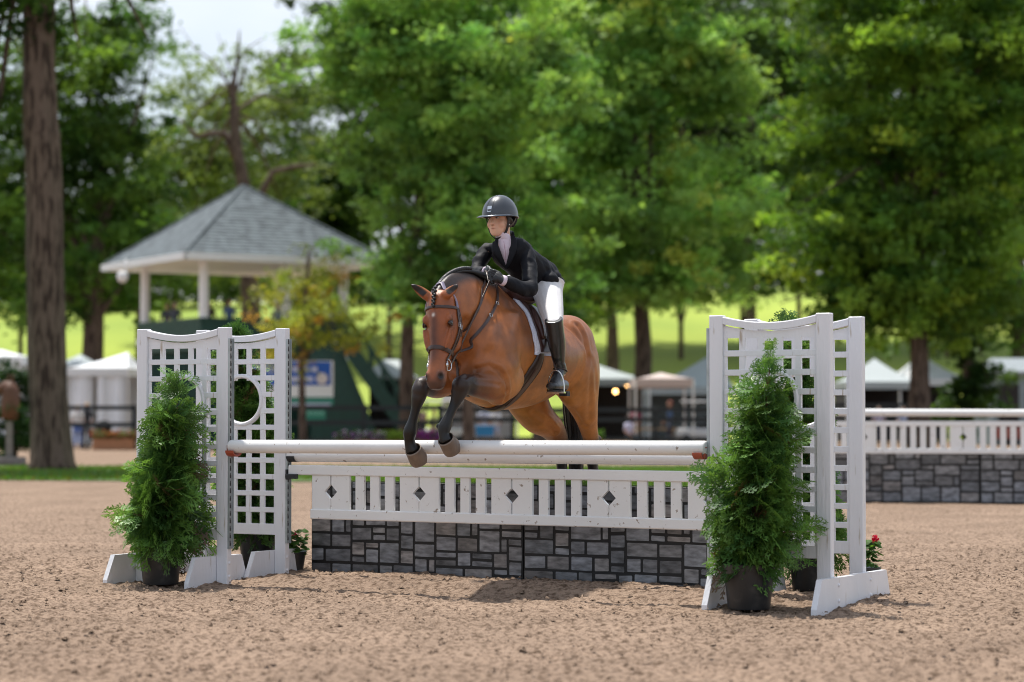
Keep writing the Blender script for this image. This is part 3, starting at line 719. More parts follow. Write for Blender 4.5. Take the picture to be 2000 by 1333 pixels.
# big bare trunk at the left edge, its crown above the frame
tree_px('oak_tree', 'large oak with a thick scarred trunk standing on the grass at the left edge', 52.5,
    [(99, 905, 84), (98, 860, 76), (95, 780, 72), (92, 680, 69), (90, 560, 69), (86, 440, 70), (82, 300, 67), (80, 265, 73), (78, 240, 66), (76, 120, 62), (77, 0, 62), (78, -150, 56), (80, -330, 46)],
    [(-60, -20, 130, 70, .8), (0, -160, 260, 110, .8), (190, -60, 110, 45, .7), (250, -190, 200, 120, .8), (-140, 120, 110, 90, .8), (5, 40, 60, 60, .8), (0, 190, 50, 40, .8), (140, 10, 70, 40, .8), (250, 0, 60, 30, .8), (80, -330, 300, 150, .8)], 560, 70, .10, ((.03, .08, .015), (.08, .16, .025)), 1, csize=.55, lf=.92)
tg = 'trees beyond the show grounds'
tree_px('leafy_tree', 'broad bright green tree right of centre with a straight grey trunk', 112,
    [(1256, 868, 38), (1256, 780, 33), (1257, 700, 31), (1252, 600, 28), (1245, 480, 24), (1240, 330, 17), (1238, 180, 9)],
    [(1240, 220, 190, 170), (1100, 260, 120, 120), (1380, 260, 110, 130), (1260, 430, 230, 120), (1330, 530, 150, 70), (1120, 480, 140, 100), (1180, 90, 130, 110), (1280, 20, 110, 90), (1060, 380, 90, 90), (1225, 560, 160, 60), (1400, 420, 80, 90), (1200, -30, 200, 80), (1400, 130, 90, 90), (1080, 540, 90, 50)],
    860, 78, .17, GR+((.50, .58, .12), .04), 2, csize=1.05, group=tg)
tree_px('leafy_tree', 'bright green spreading tree behind the horse and rider, left of the grey trunk', 89,
    [(797, 800, 30), (795, 700, 25), (797, 620, 23), (805, 500, 20), (830, 350, 16), (850, 200, 9)],
    [(860, 450, 130, 130), (770, 320, 110, 120), (900, 300, 140, 130), (700, 170, 90, 80), (860, 130, 170, 110), (960, 440, 120, 110), (880, 570, 110, 50), (1010, 160, 110, 110), (760, 40, 130, 80), (980, 560, 90, 60), (850, -40, 220, 80), (790, 470, 70, 90)],
    1050, 78, .125, GR, 3, csize=.78, group=tg)
tree_px('leafy_tree', 'tall deep green tree filling the right side of the picture', 84,
    [(1797, 800, 42), (1797, 720, 34), (1793, 640, 31), (1790, 500, 27), (1785, 300, 20), (1785, 100, 10)],
    [(1800, 120, 240, 160), (1660, 60, 130, 120), (1930, 250, 150, 200), (1700, 290, 150, 130), (1600, 380, 95, 90), (1760, 470, 190, 120), (1930, 480, 130, 110), (1650, 520, 130, 80), (1820, 580, 180, 50), (1560, 240, 80, 80), (1800, -80, 260, 120), (1960, 20, 120, 120), (1560, 490, 60, 50), (1700, 605, 120, 38), (1900, 615, 110, 36), (1575, 575, 70, 36), (1800, 640, 60, 22)],
    1380, 78, .12, MD+((.30, .42, .05), .03), 4, csize=.72, group=tg)
tree_px('leafy_tree', 'dark green tree between the big trunk and the pavilion', 128,
    [(182, 790, 46), (180, 700, 40), (182, 640, 37), (188, 520, 30), (200, 380, 22), (205, 200, 12)],
    [(170, 200, 150, 150), (240, 330, 130, 120), (130, 400, 150, 130), (230, 480, 130, 90), (60, 180, 130, 160), (280, 180, 60, 90), (170, 70, 140, 100), (30, 480, 120, 100), (230, 570, 120, 45), (100, 590, 120, 50), (-30, 330, 120, 150)],
    470, 76, .19, DK, 5, csize=1.15, group=tg)
tree_px('thin_tree', 'thinly leaved tree with twisted bare dark limbs above the pavilion roof', 140,
    [(497, 760, 46), (490, 600, 38), (484, 470, 32), (478, 370, 26), (462, 290, 21), (456, 220, 17), (455, 170, 12), (463, 120, 6), (468, 60, 2)],
    [(400, 330, 120, 70, .4, 9), (540, 300, 90, 80, .4, 9), (380, 420, 100, 70, .4, 9), (560, 420, 80, 90, .4, 9), (470, 470, 110, 60, .4, 9), (400, 215, 90, 40, .4, 9), (330, 300, 60, 80, .4, 9), (560, 200, 40, 40, .4, 9)],
    150, 60, .19, ((.14, .21, .05), (.20, .27, .07)), 6, csize=1.3, group=tg,
    limbs=[[(P(470, 330, 140), 0.270), (P(440, 262, 140), 0.228), (P(410, 262, 140), 0.198), (P(385, 268, 140), 0.168), (P(360, 240, 140), 0.096), (P(345, 232, 140), 0.048)],
           [(P(458, 185, 140), 0.120), (P(440, 155, 140), 0.078), (P(415, 120, 140), 0.048), (P(380, 95, 140), 0.030), (P(350, 50, 140), 0.012)],
           [(P(460, 180, 140), 0.120), (P(474, 150, 140), 0.072), (P(482, 110, 140), 0.018)], [(P(455, 150, 140), 0.054), (P(440, 110, 140), 0.030), (P(425, 65, 140), 0.012)],
           [(P(490, 430, 140), 0.300), (P(520, 360, 140), 0.216), (P(535, 335, 140), 0.180), (P(580, 325, 140), 0.144), (P(620, 322, 140), 0.072)], [(P(466, 120, 140), 0.060), (P(490, 90, 140), 0.036), (P(515, 75, 140), 0.018)]])
tree_px('leafy_tree', 'dark tree with a slim black trunk just right of the horse, behind the grey trunk', 150,
    [(1196, 770, 26), (1196, 640, 20), (1190, 560, 16), (1185, 400, 10)], [(1150, 540, 130, 70), (1180, 420, 150, 120), (1080, 560, 90, 50), (1240, 330, 120, 100)], 170, 66, .24, DK, 7, csize=1.4, group=tg)
tree_px('leafy_tree', 'dark tree with a slim black trunk in the gap left of the right wings', 145,
    [(1466, 740, 26), (1466, 600, 20), (1462, 500, 18), (1470, 300, 12), (1475, 100, 7)], [(1460, 120, 150, 130), (1480, 330, 130, 130), (1430, 520, 110, 70), (1520, 520, 90, 70), (1400, 30, 130, 90), (1550, 100, 110, 120)], 300, 70, .22, ((.035, .085, .018), (.07, .13, .022)), 8, csize=1.2, group=tg)
tree_px('leafy_tree', 'dark green tree at the far right edge behind the tents', 118,
    [(1992, 790, 30), (1990, 600, 26), (1985, 400, 18), (1980, 200, 10)], [(1960, 560, 130, 80), (2010, 360, 120, 150), (1920, 300, 130, 130), (1990, 120, 120, 130), (1850, 600, 110, 50)], 260, 66, .2, DK, 9, csize=1.15, group=tg)
tree_px('leafy_tree', 'pale hazy tree far behind the pavilion roof', 200,
    [(600, 620, 30), (600, 480, 20), (600, 380, 9)], [(430, 225, 110, 70), (570, 190, 70, 80), (345, 170, 50, 60), (500, 300, 90, 60), (600, 380, 150, 90), (380, 430, 150, 90), (500, 480, 170, 70), (640, 250, 60, 80), (330, 330, 70, 90), (570, 290, 70, 50)], 420, 66, .30, ((.13, .20, .055), (.17, .25, .07)), 10, csize=1.9, group=tg)
bgs = [(440, 548, 120, 38, 236, 'low far tree on the hill seen between the pavilion posts'), (620, 430, 130, 150, 190, 'dark far tree just behind the pavilion roof on its right'), (1130, 180, 170, 230, 186, 'dark far tree above and right of the rider'), (1450, 200, 150, 260, 188, 'dark far tree behind the slim black trunk left of the right wings'), (860, 60, 200, 140, 192, 'dark far tree at the top of the picture left of the rider'), (1700, 100, 190, 200, 194, 'dark far tree at the top right behind the right-hand tree'), (1250, 20, 200, 130, 196, 'dark far tree at the top of the picture right of the rider'), (270, 470, 120, 130, 186, 'dark far tree just left of the pavilion roof'),(40, 470, 150, 170, 172, 'dark far tree left of the big trunk'), (270, 560, 100, 60, 230, 'low far tree under the left eave of the pavilion'), (700, 560, 150, 50, 232, 'low far tree just right of the pavilion'), (980, 240, 160, 260, 176, 'dark far tree directly above the rider'),
       (1560, 300, 150, 260, 178, 'dark far tree between the bright tree and the right-hand tree'), (1330, 300, 200, 260, 182, 'dark far tree behind the bright tree right of centre'), (1850, 380, 190, 250, 180, 'dark far tree behind the right-hand tree'), (760, 300, 150, 240, 184, 'dark far tree right of the pavilion roof'),
       (1120, 560, 170, 45, 240, 'low far tree on the hill behind the rump of the horse'), (1600, 590, 180, 40, 242, 'low far tree on the hill above the right wings'), (1900, 600, 160, 40, 244, 'low far tree on the hill at the right edge'), (130, 590, 160, 45, 236, 'low far tree on the hill beside the big trunk')]
bgs += [(-260, 350, 190, 330, 150, 'tree beyond the left edge'), (-620, 380, 190, 330, 155, 'second tree beyond the left edge'), (2260, 350, 200, 330, 150, 'tree beyond the right edge')]
for i, (u, v, ru, rv, D, lab) in enumerate(bgs):
    tree_px('far_tree', lab, D, [(u, 640, 9), (u, v+rv*.4, 8), (u, v-rv*.4, 4)], [(u, v, ru, rv*.75, .6), (u-ru*.45, v+rv*.2, ru*.55, rv*.6, .6), (u+ru*.45, v+rv*.15, ru*.55, rv*.65, .6), (u, v-rv*.5, ru*.6, rv*.45, .6)],
        int(60+ru*rv/150), 60, .30, ((.035, .08, .02), (.075, .13, .03)) if rv > 100 else ((.07, .13, .03), (.12, .19, .04)), 30+i, csize=1.7, group='far trees behind the others')
tree_px('sapling', 'young tree with yellow and orange tinged leaves in front of the pavilion', 86,
    [(592, 862, 14), (590, 760, 12), (590, 700, 11), (592, 620, 9), (600, 540, 6), (604, 490, 3)],
    [(605, 520, 45, 42), (560, 590, 95, 34), (640, 590, 60, 34), (600, 640, 120, 34), (610, 560, 60, 40), (560, 690, 70, 22), (660, 660, 40, 26)], 105, 34, .10, ((.24, .34, .045), (.42, .42, .06), (.45, .27, .05), .12), 11, csize=.62)
tree_px('ivy_tree', 'narrow ivy covered tree left of the grey hut at the right', 88,
    [(1890, 880, 22), (1890, 700, 18), (1886, 600, 12)], [(1890, 780, 26, 55), (1888, 700, 24, 50), (1882, 640, 32, 40), (1906, 740, 24, 30)], 90, 60, .12, ((.035, .09, .02), (.07, .14, .02)), 12, csize=.42)
tree_px('conifer', 'dense dark evergreen at the left edge behind the sculpture', 61,
    [(26, 893, 14), (26, 800, 10), (26, 740, 5)], [(28, 850, 44, 44), (30, 790, 40, 44), (34, 745, 26, 30)], 110, 70, .055, ((.02, .06, .015), (.04, .10, .02)), 13, csize=.28)
def bare_post(u, wpx, D, v0, v1, name, label):
    t = P(u, v1, D); b = t.copy(); b.z = -.05; mb = MB(); r = wpx*D/F/2; mb.tube([b, b.lerp(t, .1), b.lerp(t, .6), t], [r*1.2, r, r*.95, r*.9], 12); tag(put(name, mb, M['bark'], None, smooth=True), label, 'tree trunk')
tree_px('street_tree', 'small tree whose pale trunk stands behind the raised forelegs', 72, [(915, 884, 24), (915, 850, 22), (914, 780, 21), (912, 700, 17), (905, 620, 10)],
    [(900, 590, 60, 50), (950, 600, 60, 40), (880, 640, 40, 30)], 60, 50, .13, MD, 14, csize=.6)
tree_px('street_tree', 'small tree whose trunk stands behind the hind legs', 84, [(1052, 870, 26), (1052, 820, 24), (1050, 740, 20), (1050, 660, 12)],
    [(1050, 620, 60, 40), (1090, 640, 50, 30)], 50, 50, .14, MD, 15, csize=.6)

# ------------------------------------------------------------------ pavilion (judges' stand)
def pavilion():
    c = P(474, 800, 97); c.z = 0; t = thing('pavilion', 'two-storey dark green judges pavilion with white posts and grey shingled pyramid roof', 'pavilion', c)
    k = 97/F
    # square plan with its near corner pointing left of the camera axis
    he = 570*k/2   # half distance between left and right corner in the picture
    a = R(-32)     # direction of the long visible side
    ex = Vector((math.cos(R(30.5)), math.sin(R(30.5)), 0)); ey = Vector((-math.sin(R(30.5)), math.cos(R(30.5)), 0))
    S = he*2/(math.cos(R(30.5))+math.sin(R(30.5)))/2
    def Q(x, y, z): return Vector((c.x, c.y, 0))+ex*(x*S)+ey*(y*S)+Vector((0, 0, z))
    ze = P(474, 524, 97).z; za = P(474, 364, 97).z
    mb = MB(); n = 22
    cor = [(-1, -1), (1, -1), (1, 1), (-1, 1)]
    for i in range(4):
        p, q = cor[i], cor[(i+1) % 4]
        for r in range(n):            # shingle courses, each lapping the one below
            f0, f1 = 1-r/n, 1-(r+1)/n; z0 = ze+.22+(za-ze-.22)*r/n; z1 = ze+.22+(za-ze-.22)*(r+1)/n
            v = [Q(p[0]*f0, p[1]*f0, z0+.035), Q(q[0]*f0, q[1]*f0, z0+.035), Q(q[0]*f1, q[1]*f1, z1+.005), Q(p[0]*f1, p[1]*f1, z1+.005), Q(p[0]*f0, p[1]*f0, z0-.01), Q(q[0]*f0, q[1]*f0, z0-.01)]
            mb.add(v, [(0, 1, 2, 3) if f1 > 0.001 else (0, 1, 2), (4, 5, 1, 0)])
        mb.tube([Q(p[0]*1.0, p[1]*1.0, ze+.27), Q(0, 0, za+.04)], .05, 6)
    put('roof', mb, M['shingle'], t)
    mb = MB()
    for i in range(4):
        p, q = cor[i], cor[(i+1) % 4]; A_, B_ = Q(p[0], p[1], ze+.10), Q(q[0], q[1], ze+.10); d = (B_-A_).normalized(); nn = Vector((d.y, -d.x, 0))
        mb.box((A_+B_)/2+nn*.05, (B_-A_).length+.2, .1, .26, d, nn)
    mb.box(Q(0, 0, ze-.015), S*2-.05, S*2-.05, .03, ex, ey); put('eave_board', mb, M['white'], t)
    sI = .70; zd = P(474, 672, 97).z; zr = P(474, 632, 97).z
    posts = [(-.70, .70), (-.70, -.70), (.70, -.70), (.70, .70), (0, -.70), (-.70, 0), (.70, 0)]
    for x, y in posts[:5]:
        if (x, y) == (0, -.70): x, y = .12, -.70
        mb = MB(); mb.tube([Q(x, y, zd-1.4), Q(x, y, ze)], .19, 12); mb.box(Q(x, y, zd+.1), .5, .5, .25, ex, ey); put('post', mb, M['white'], t)
    mb = MB(); mb.box(Q(0, 0, zd-.2), S*1.5, S*1.5, .3, ex, ey); put('deck', mb, M['green'], t)
    for (x0, y0, x1, y1) in ((-.74, .74, -.74, -.74), (-.74, -.74, .74, -.74), (.74, -.74, .74, .74)):
        A_, B_ = Q(x0, y0, 0), Q(x1, y1, 0); d = (B_-A_).normalized(); nn = Vector((d.y, -d.x, 0)); mb = MB(); L = (B_-A_).length
        mb.box((A_+B_)/2+Vector((0, 0, (zd+zr)/2)), L, .05, zr-zd-.1, d, nn); mb.box((A_+B_)/2+Vector((0, 0, zr)), L+.1, .14, .1, d, nn)
        for j in range(int(L/.3)): mb.box(A_+d*(.15+j*.3)+Vector((0, 0, (zd+zr)/2)), .06, .09, zr-zd-.1, d, nn)
        put('railing', mb, M['green'], t)
    mb = MB()
    mb.box(Q(0, 0, (zd-.35)/2), S*1.40, S*1.40, zd-.35, ex, ey)
    for (x0, y0, x1, y1) in ((-.705, .70, -.705, -.70), (-.70, -.705, .70, -.705)):
        A_, B_ = Q(x0, y0, 0), Q(x1, y1, 0); d = (B_-A_).normalized(); nn = Vector((d.y, -d.x, 0)); L = (B_-A_).length
        for j in range(int(L/.26)): mb.box(A_+d*(.1+j*.26)+Vector((0, 0, (zd-.4)/2)), .05, .08, zd-.4, d, nn)
    put('board_wall', mb, M['green'], t)
    # outside stair running down to the right
    e0 = P(668, 660, 93); e1 = P(815, 868, 93); mb = MB(); d = (e1-e0).normalized(); nn = Vector((0, 1, 0))
    for yy in (-.7, .7): mb.box((e0+e1)/2+Vector((0, yy, 0)), (e1-e0).length, .12, .5, d, nn, d.cross(nn)); mb.box((e0+e1)/2+Vector((0, yy, 1.1)), (e1-e0).length, .08, .12, d, nn, d.cross(nn))
    for j in range(18): q = e0.lerp(e1, (j+.5)/18); mb.box(q, .34, 1.4, .06)
    for j in range(6):
        q = e0.lerp(e1, (j+.3)/6)
        for yy in (-.7, .7): mb.box(q+Vector((0, yy, .55)), .09, .09, 1.1)
    put('stair', mb, M['green'], t)
    mb = MB(); mb.prism([Vector((e0.x-1.2, 93, 0)), Vector((e0.x-1.2, 93, e0.z-.4)), Vector((e0.x, 93, e0.z-.4)), Vector((e0.x+1.6, 93, 0))], Vector((0, 1, 0)), .1); put('stair_wall', mb, M['green'], t)
    sp = P(240, 541, 95); mb = MB(); mb.lathe(sp, [(.02, -.18), (.18, -.15), (.24, .05), (.2, .12), (.05, .16), (0, .16)], 16, Z=(-.2, -1, -.2)); mb.box(sp+Vector((.1, .1, .4)), .06, .06, .6); put('loudspeaker', mb, M['white'], t, smooth=True)
    return t
pavilion()

def text_obj(name, body, loc, size, mat, parent, X=(1, 0, 0), ext=.004):
    cu = bpy.data.curves.new(name, 'FONT'); cu.body = body; cu.size = size; cu.extrude = ext; cu.align_x = 'LEFT'
    tmp = bpy.data.objects.new('tmp', cu); COL.objects.link(tmp); bpy.context.view_layer.update()
    me = bpy.data.meshes.new_from_object(tmp.evaluated_get(bpy.context.evaluated_depsgraph_get())); bpy.data.objects.remove(tmp); bpy.data.curves.remove(cu)
    X = Vector(X).normalized(); Zv = Vector((0, 0, 1)); N = X.cross(Zv)
    mt = Matrix((X, Zv, N)).transposed().to_4x4(); mt.translation = Vector(loc)
    me.transform(mt); me.materials.clear(); me.materials.append(mat); return putme(name, me, parent)
def banners():
    D = 90.5; k = D/F
    blue = pmat('banner_blue', (.012, .10, .46), .5, .04); teal = pmat('banner_green', (.03, .23, .16), .5, .05); pale = pmat('banner_lilac', (.55, .56, .72), .5, .04)
    a, b = P(450, 705, D), P(651, 797, D); t = thing('banner', 'blue and white show banner with large WORLD lettering hung on the pavilion wall', 'banner', (a.x, D, b.z))
    def rect(nm, u0, v0, u1, v1, mat, dy, par):
        p, q = P(u0, v0, D), P(u1, v1, D); mb = MB(); mb.box(((p.x+q.x)/2, D+dy, (p.z+q.z)/2), q.x-p.x, .03, p.z-q.z); return put(nm, mb, mat, par)
    rect('cloth', 450, 705, 651, 776, M['white'], 0, t); rect('blue_field', 452, 707, 646, 753, blue, -.02, t)
    rect('lower_band', 450, 777, 651, 798, teal, 0, t); rect('lower_stripe', 452, 788, 646, 792, pale, -.02, t)
    p = P(499, 729, D); text_obj('lettering', 'WORLD', (p.x, D-.05, p.z), .36, M['white'], t)
    p = P(526, 742, D); text_obj('lettering', 'H', (p.x, D-.05, p.z), .25, M['white'], t); 
    p = P(523, 762, D); text_obj('lettering', 'CENT', (p.x, D-.05, p.z), .13, pmat('grey_ink', (.2, .2, .25), .6), t)
    for j, (u0, u1, v0, v1) in enumerate(((572, 582, 717, 727), (586, 604, 717, 727), (608, 620, 717, 727), (590, 612, 736, 746), (566, 584, 736, 746))): rect('faded_lettering', u0, v0, u1, v1, pale, -.035, t)
    s = P(629, 740, D); mb = MB(); mb.lathe((s.x, D-.04, s.z), [(0, .03), (.17, .03), (.21, .02), (.22, 0)], 24, Z=(0, -1, 0)); put('seal', mb, pmat('seal', (.7, .62, .6), .5, .1), t)
    D2 = 89.5
    p, q = P(588, 797, D2), P(636, 820, D2); t2 = thing('banner', 'small sea green banner tied to the black fence below the blue banner', 'banner', (p.x, D2, q.z)); mb = MB(); mb.box(((p.x+q.x)/2, D2, (p.z+q.z)/2), q.x-p.x, .03, p.z-q.z); put('cloth', mb, teal, t2)
    for j in range(5):
        a_ = P(592+j*8.5, 802, D2); b_ = P(598+j*8.5, 812, D2); mb = MB(); mb.box(((a_.x+b_.x)/2, D2-.02, (a_.z+b_.z)/2), b_.x-a_.x, .02, (a_.z-b_.z)*.6); put('faded_lettering', mb, pmat('pale_green_ink', (.2, .5, .4), .5), t2)
banners()

# ------------------------------------------------------------------ board fences
def board_fence(u0, u1, D, vt, vm, label, vb=None, step=2.4, thick=.17, posth=.12):
    a = P(u0, 800, D); b = P(u1, 800, D); t = thing('board_fence', label, 'fence', (a.x, D, 0)); L = b.x-a.x
    for v in [x for x in (vt, vm, vb) if x]:
        z = P(1000, v, D).z; mb = MB(); mb.box(((a.x+b.x)/2, D, z), L, .05, thick); put('rail', mb, M['fence'], t)
    n = max(2, int(L/step)+1)
    for i in range(n):
        x = a.x+L*i/(n-1); zt = P(1000, vt, D).z+.12; mb = MB(); mb.box((x, D+.075, zt/2), .16, .09, zt, bev=.01); put('post', mb, M['fence'], t)
board_fence(-40, 262, 91, 797, 830, 'black two-rail fence in front of the white tents at the left')
board_fence(560, 860, 88, 797, 826, 'black board fence in front of the pavilion', 862)
board_fence(862, 1420, 92, 801, 820, 'black board fence behind the horse, before the vendors', 858)
board_fence(1420, 2040, 110, 792, 815, 'black board fence behind the far jump at the right')

# ------------------------------------------------------------------ tents and huts
def tent(u0, u1, vp, ve, D, label, mat, wall=None, vb=866, depth=5.0, legs=True, group='canvas tents', peak=.5, front=False):
    a, b = P(u0, ve, D), P(u1, ve, D); ap = P(u0+(u1-u0)*peak, vp, D); L = b.x-a.x; t = thing('tent', label, 'tent', (a.x, D, 0), group); z = a.z
    y0, y1 = D-depth/2, D+depth/2; A = Vector((ap.x, D, ap.z)); c = [Vector((a.x, y0, z)), Vector((b.x, y0, z)), Vector((b.x, y1, z)), Vector((a.x, y1, z))]
    mb = MB(); n = 6
    for i in range(4):
        p, q = c[i], c[(i+1) % 4]
        for r in range(n):
            f0, f1 = r/n, (r+1)/n; g = lambda f: f**.85
            def pt(e, f): v = e.lerp(A, f); v.z = z+(A.z-z)*(f**1.25); return v
            mb.add([pt(p, f0), pt(q, f0), pt(q, f1), pt(p, f1)], [(0, 1, 2, 3) if r < n-1 else (0, 1, 2)])
    put('canopy', mb, mat, t)
    mb = MB()
    for i in range(4):
        p, q = c[i], c[(i+1) % 4]; d = (q-p).normalized(); mb.box((p+q)/2+Vector((0, 0, -.16)), (q-p).length, .02, .34, d, Vector((-d.y, d.x, 0)))
    put('valance', mb, mat, t)
    for p in c:
        mb = MB(); mb.box((p.x, p.y, z/2), .08, .08, z); put('pole', mb, M['white'], t)
    if wall:
        mb = MB(); mb.box(((a.x+b.x)/2, y1-.05, (z-.2)/2+.05), L-.2, .03, z-.3); mb.box((a.x+.06, D, (z-.2)/2+.05), .03, depth-.2, z-.3)
        put('side_wall', mb, wall, t)
    if front:
        mb = MB(); n = int((L-.3)/.22); vs = []; fs = []
        for i in range(n+1):
            for zz in (.1, z-.25): vs.append((a.x+.15+(L-.3)*i/n, y0+.12+.07*math.sin(i*1.9), zz))
        for i in range(n):
            if .36 < i/n < .5 and L < 4: continue
            fs.append((2*i, 2*i+2, 2*i+3, 2*i+1))
        mb.add(vs, fs); put('curtain', mb, wall, t)
    return t
W_ = M['tent']; wallw = pmat('tent_side', (.74, .77, .82), .7, .10, .8)
tent(-60, 64, 683, 700, 105, 'long white marquee at the left edge behind the dark conifer', W_, wallw, front=True)
tent(118, 196, 692, 716, 118, 'greyish peaked tent just right of the big trunk', M['tentg'], wallw)
tent(150, 268, 688, 722, 104, 'white peaked tent with pale side curtains, left of the front left wing', W_, wallw, peak=.85, front=True)
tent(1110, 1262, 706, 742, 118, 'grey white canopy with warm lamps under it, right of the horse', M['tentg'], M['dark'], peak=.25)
tent(1262, 1425, 690, 758, 108, 'large grey peaked tent with a bright left slope, left of the right wings', M['tentg'], pmat('grey_side', (.22, .26, .27), .7, .1), peak=.8)
tent(1235, 1345, 728, 742, 100, 'low pinkish awning between the grey trunk and the large grey tent', pmat('pink_canvas', (.55, .45, .42), .7, .06), None)
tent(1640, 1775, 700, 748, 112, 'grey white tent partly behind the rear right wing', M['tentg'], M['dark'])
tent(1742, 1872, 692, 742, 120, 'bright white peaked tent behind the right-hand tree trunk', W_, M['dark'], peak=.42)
tent(868, 1010, 752, 772, 112, 'white flat canopy seen under the chest of the horse', W_, wallw)
def hut(u0, u1, vp, ve, D, label, wallmat, roofmat, trim=None, depth=4):
    a, b = P(u0, ve, D), P(u1, ve, D); z = a.z; zp = P(u0, vp, D).z; t = thing('hut', label, 'hut', (a.x, D, 0)); cx = (a.x+b.x)/2; L = b.x-a.x
    mb = MB(); mb.box((cx, D, z/2), L, depth, z); put('wall', mb, wallmat, t)
    mb = MB(); o = .3; v = [(a.x-o, D-depth/2-o, z), (b.x+o, D-depth/2-o, z), (b.x+o*.2-.5, D, zp), (a.x-o*.2+.5, D, zp), (a.x-o, D+depth/2+o, z), (b.x+o, D+depth/2+o, z)]
    mb.add(v, [(0, 1, 2, 3), (3, 2, 5, 4), (0, 3, 4), (1, 5, 2), (0, 4, 5, 1)]); mb.box((cx, D, z-.06), L+2*o, depth+2*o, .1); put('roof', mb, roofmat, t)
    mb = MB(); mb.box((cx-.2*L, D-depth/2-.03, z*.42), .9, .05, z*.84); put('door', mb, M['dark'], t)
    mb = MB(); mb.box((cx+.22*L, D-depth/2-.03, z*.6), L*.25, .05, z*.3); w_ = put('window', mb, M['dark'], t)
    if trim: mb = MB(); mb.box((cx, D-depth/2-.04, .55), L, .05, .5); put('plinth', mb, trim, t)
hut(728, 800, 703, 738, 96, 'small green hut with a grey sloping roof beside the stair', M['green'], M['tentg'])
hut(1918, 2030, 700, 728, 108, 'grey hut with brown doors and a red band at the right edge', pmat('hut_grey', (.20, .25, .27), .7, .2, 1), pmat('hut_roof', (.24, .27, .29), .8, .1), pmat('red_band', (.30, .10, .08), .7))

# ------------------------------------------------------------------ bystanders

def person_far(loc, h, yaw, shirt, legs_, skin, hair, label, pose='stand'):
    "one continuous body, clothes coloured in bands"
    Fd = Vector((math.cos(yaw), math.sin(yaw), 0)); Ld = Vector((-Fd.y, Fd.x, 0)); b = Vector(loc); s = h/1.72
    def q(f, l, z): return b+Fd*(f*s)+Ld*(l*s)+Vector((0, 0, z*s))
    mb = MB(); hz = 0.0
    if pose == 'sit': hz = -.42
    mb.ell(q(0, 0, 1.60+hz), (Ld*.078*s, Fd*.095*s, Vector((0, 0, .12*s))), col=skin)
    mb.ell(q(.095, 0, 1.585+hz), (Ld*.014*s, Fd*.02*s, Vector((0, 0, .022*s))), 6, 5, col=skin)
    mb.ell(q(-.02, 0, 1.635+hz), (Ld*.085*s, Fd*.098*s, Vector((0, 0, .105*s))), col=hair)
    mb.tube([q(0, 0, 1.44+hz), q(0, 0, 1.54+hz)], .05*s, 8, col=skin)
    mb.tube([q(0, 0, .90+hz), q(0, 0, 1.05+hz), q(0, 0, 1.28+hz), q(0, 0, 1.42+hz), q(0, 0, 1.47+hz)], [.15*s, .135*s, .17*s, .15*s, .06*s], 12, col=shirt, flat=.62, side=Ld)
    for sg in (-1, 1):
        el = q(-.02, sg*.25, 1.12+hz); wr = q(.18, sg*.2, .98+hz)
        mb.tube([q(0, sg*.18, 1.40+hz), el], [.055*s, .045*s], 8, col=shirt); mb.tube([el, wr], [.042*s, .03*s], 8, col=skin)
        hd = (wr-el).normalized(); mb.ell(wr+hd*.045*s, (hd*.05*s, Ld*.018*s, Vector((0, 0, .038*s))), 8, 6, col=skin)
        for j in range(4): mb.tube([wr+hd*.08*s+Vector((0, 0, (.025-.016*j)*s)), wr+hd*(.125-.006*j)*s+Vector((0, 0, (.018-.016*j)*s)), wr+hd*(.14-.006*j)*s+Vector((0, 0, (-.004-.016*j)*s))], .008*s, 5, col=skin)
        mb.tube([wr+hd*.03*s+Vector((0, 0, .03*s)), wr+hd*.07*s+Vector((0, 0, .062*s))], .01*s, 5, col=skin)
        if pose == 'sit':
            kn = q(.42, sg*.11, .48); an = q(.40, sg*.11, .08); mb.tube([q(0, sg*.09, .50), kn], [.09*s, .065*s], 10, col=legs_); mb.tube([kn, an], [.062*s, .042*s], 10, col=legs_)
        else:
            kn = q(.03, sg*.10, .50); an = q(-.01, sg*.11, .08); mb.tube([q(0, sg*.085, .93), kn], [.095*s, .062*s], 10, col=legs_); mb.tube([kn, an], [.06*s, .042*s], 10, col=legs_)
        mb.ell(an+Fd*.06*s+Vector((0, 0, -.035*s)), (Fd*.13*s, Ld*.045*s, Vector((0, 0, .045*s))), 8, 6, col=(.04, .04, .045))
    o = put('person', mb, MP, None, smooth=True); tag(o, label, 'person'); return o
MP = pmat('person_cloth', (1, 1, 1), .7, .08, 6, attr=True)
SK = (.45, .25, .17)
def pf(u, vtop, D, h, zb, *a, **k):
    p = P(u, vtop, D); person_far((p.x, D, zb if zb is not None else 0), h, *a, **k)
zdk = P(474, 672, 97).z-.05
for u, D, sh, hr, lab, ps in ((326, 97.5, (.05, .055, .07), (.05, .03, .02), 'spectator in a dark top at the left end of the pavilion deck', 'sit'), (341, 96.5, (.09, .10, .12), (.3, .28, .27), 'grey haired spectator left of the middle pavilion post', 'sit'),
        (408, 95.5, (.06, .03, .03), (.12, .04, .02), 'red haired spectator just right of the middle pavilion post', 'sit'), (448, 95, (.10, .15, .30), (.12, .03, .02), 'spectator in a blue shirt on the pavilion deck', 'stand'), (542, 98, (.25, .33, .45), (.1, .06, .04), 'spectator in a light blue shirt near the right pavilion post', 'stand'), (646, 94, (.35, .35, .4), (.2, .12, .06), 'spectator in pale clothes behind the sapling crown', 'stand')):
    p = P(u, 600, D); zt = P(u, 603, D).z; hh = 1.72; 
    base = zt-hh if ps == 'stand' else zt-hh+.42
    person_far((p.x, D, max(zdk, base) if ps == 'stand' else zdk+.36), hh if ps == 'stand' else 1.75, R(-90), sh, (.03, .03, .05), SK, hr, lab, ps)
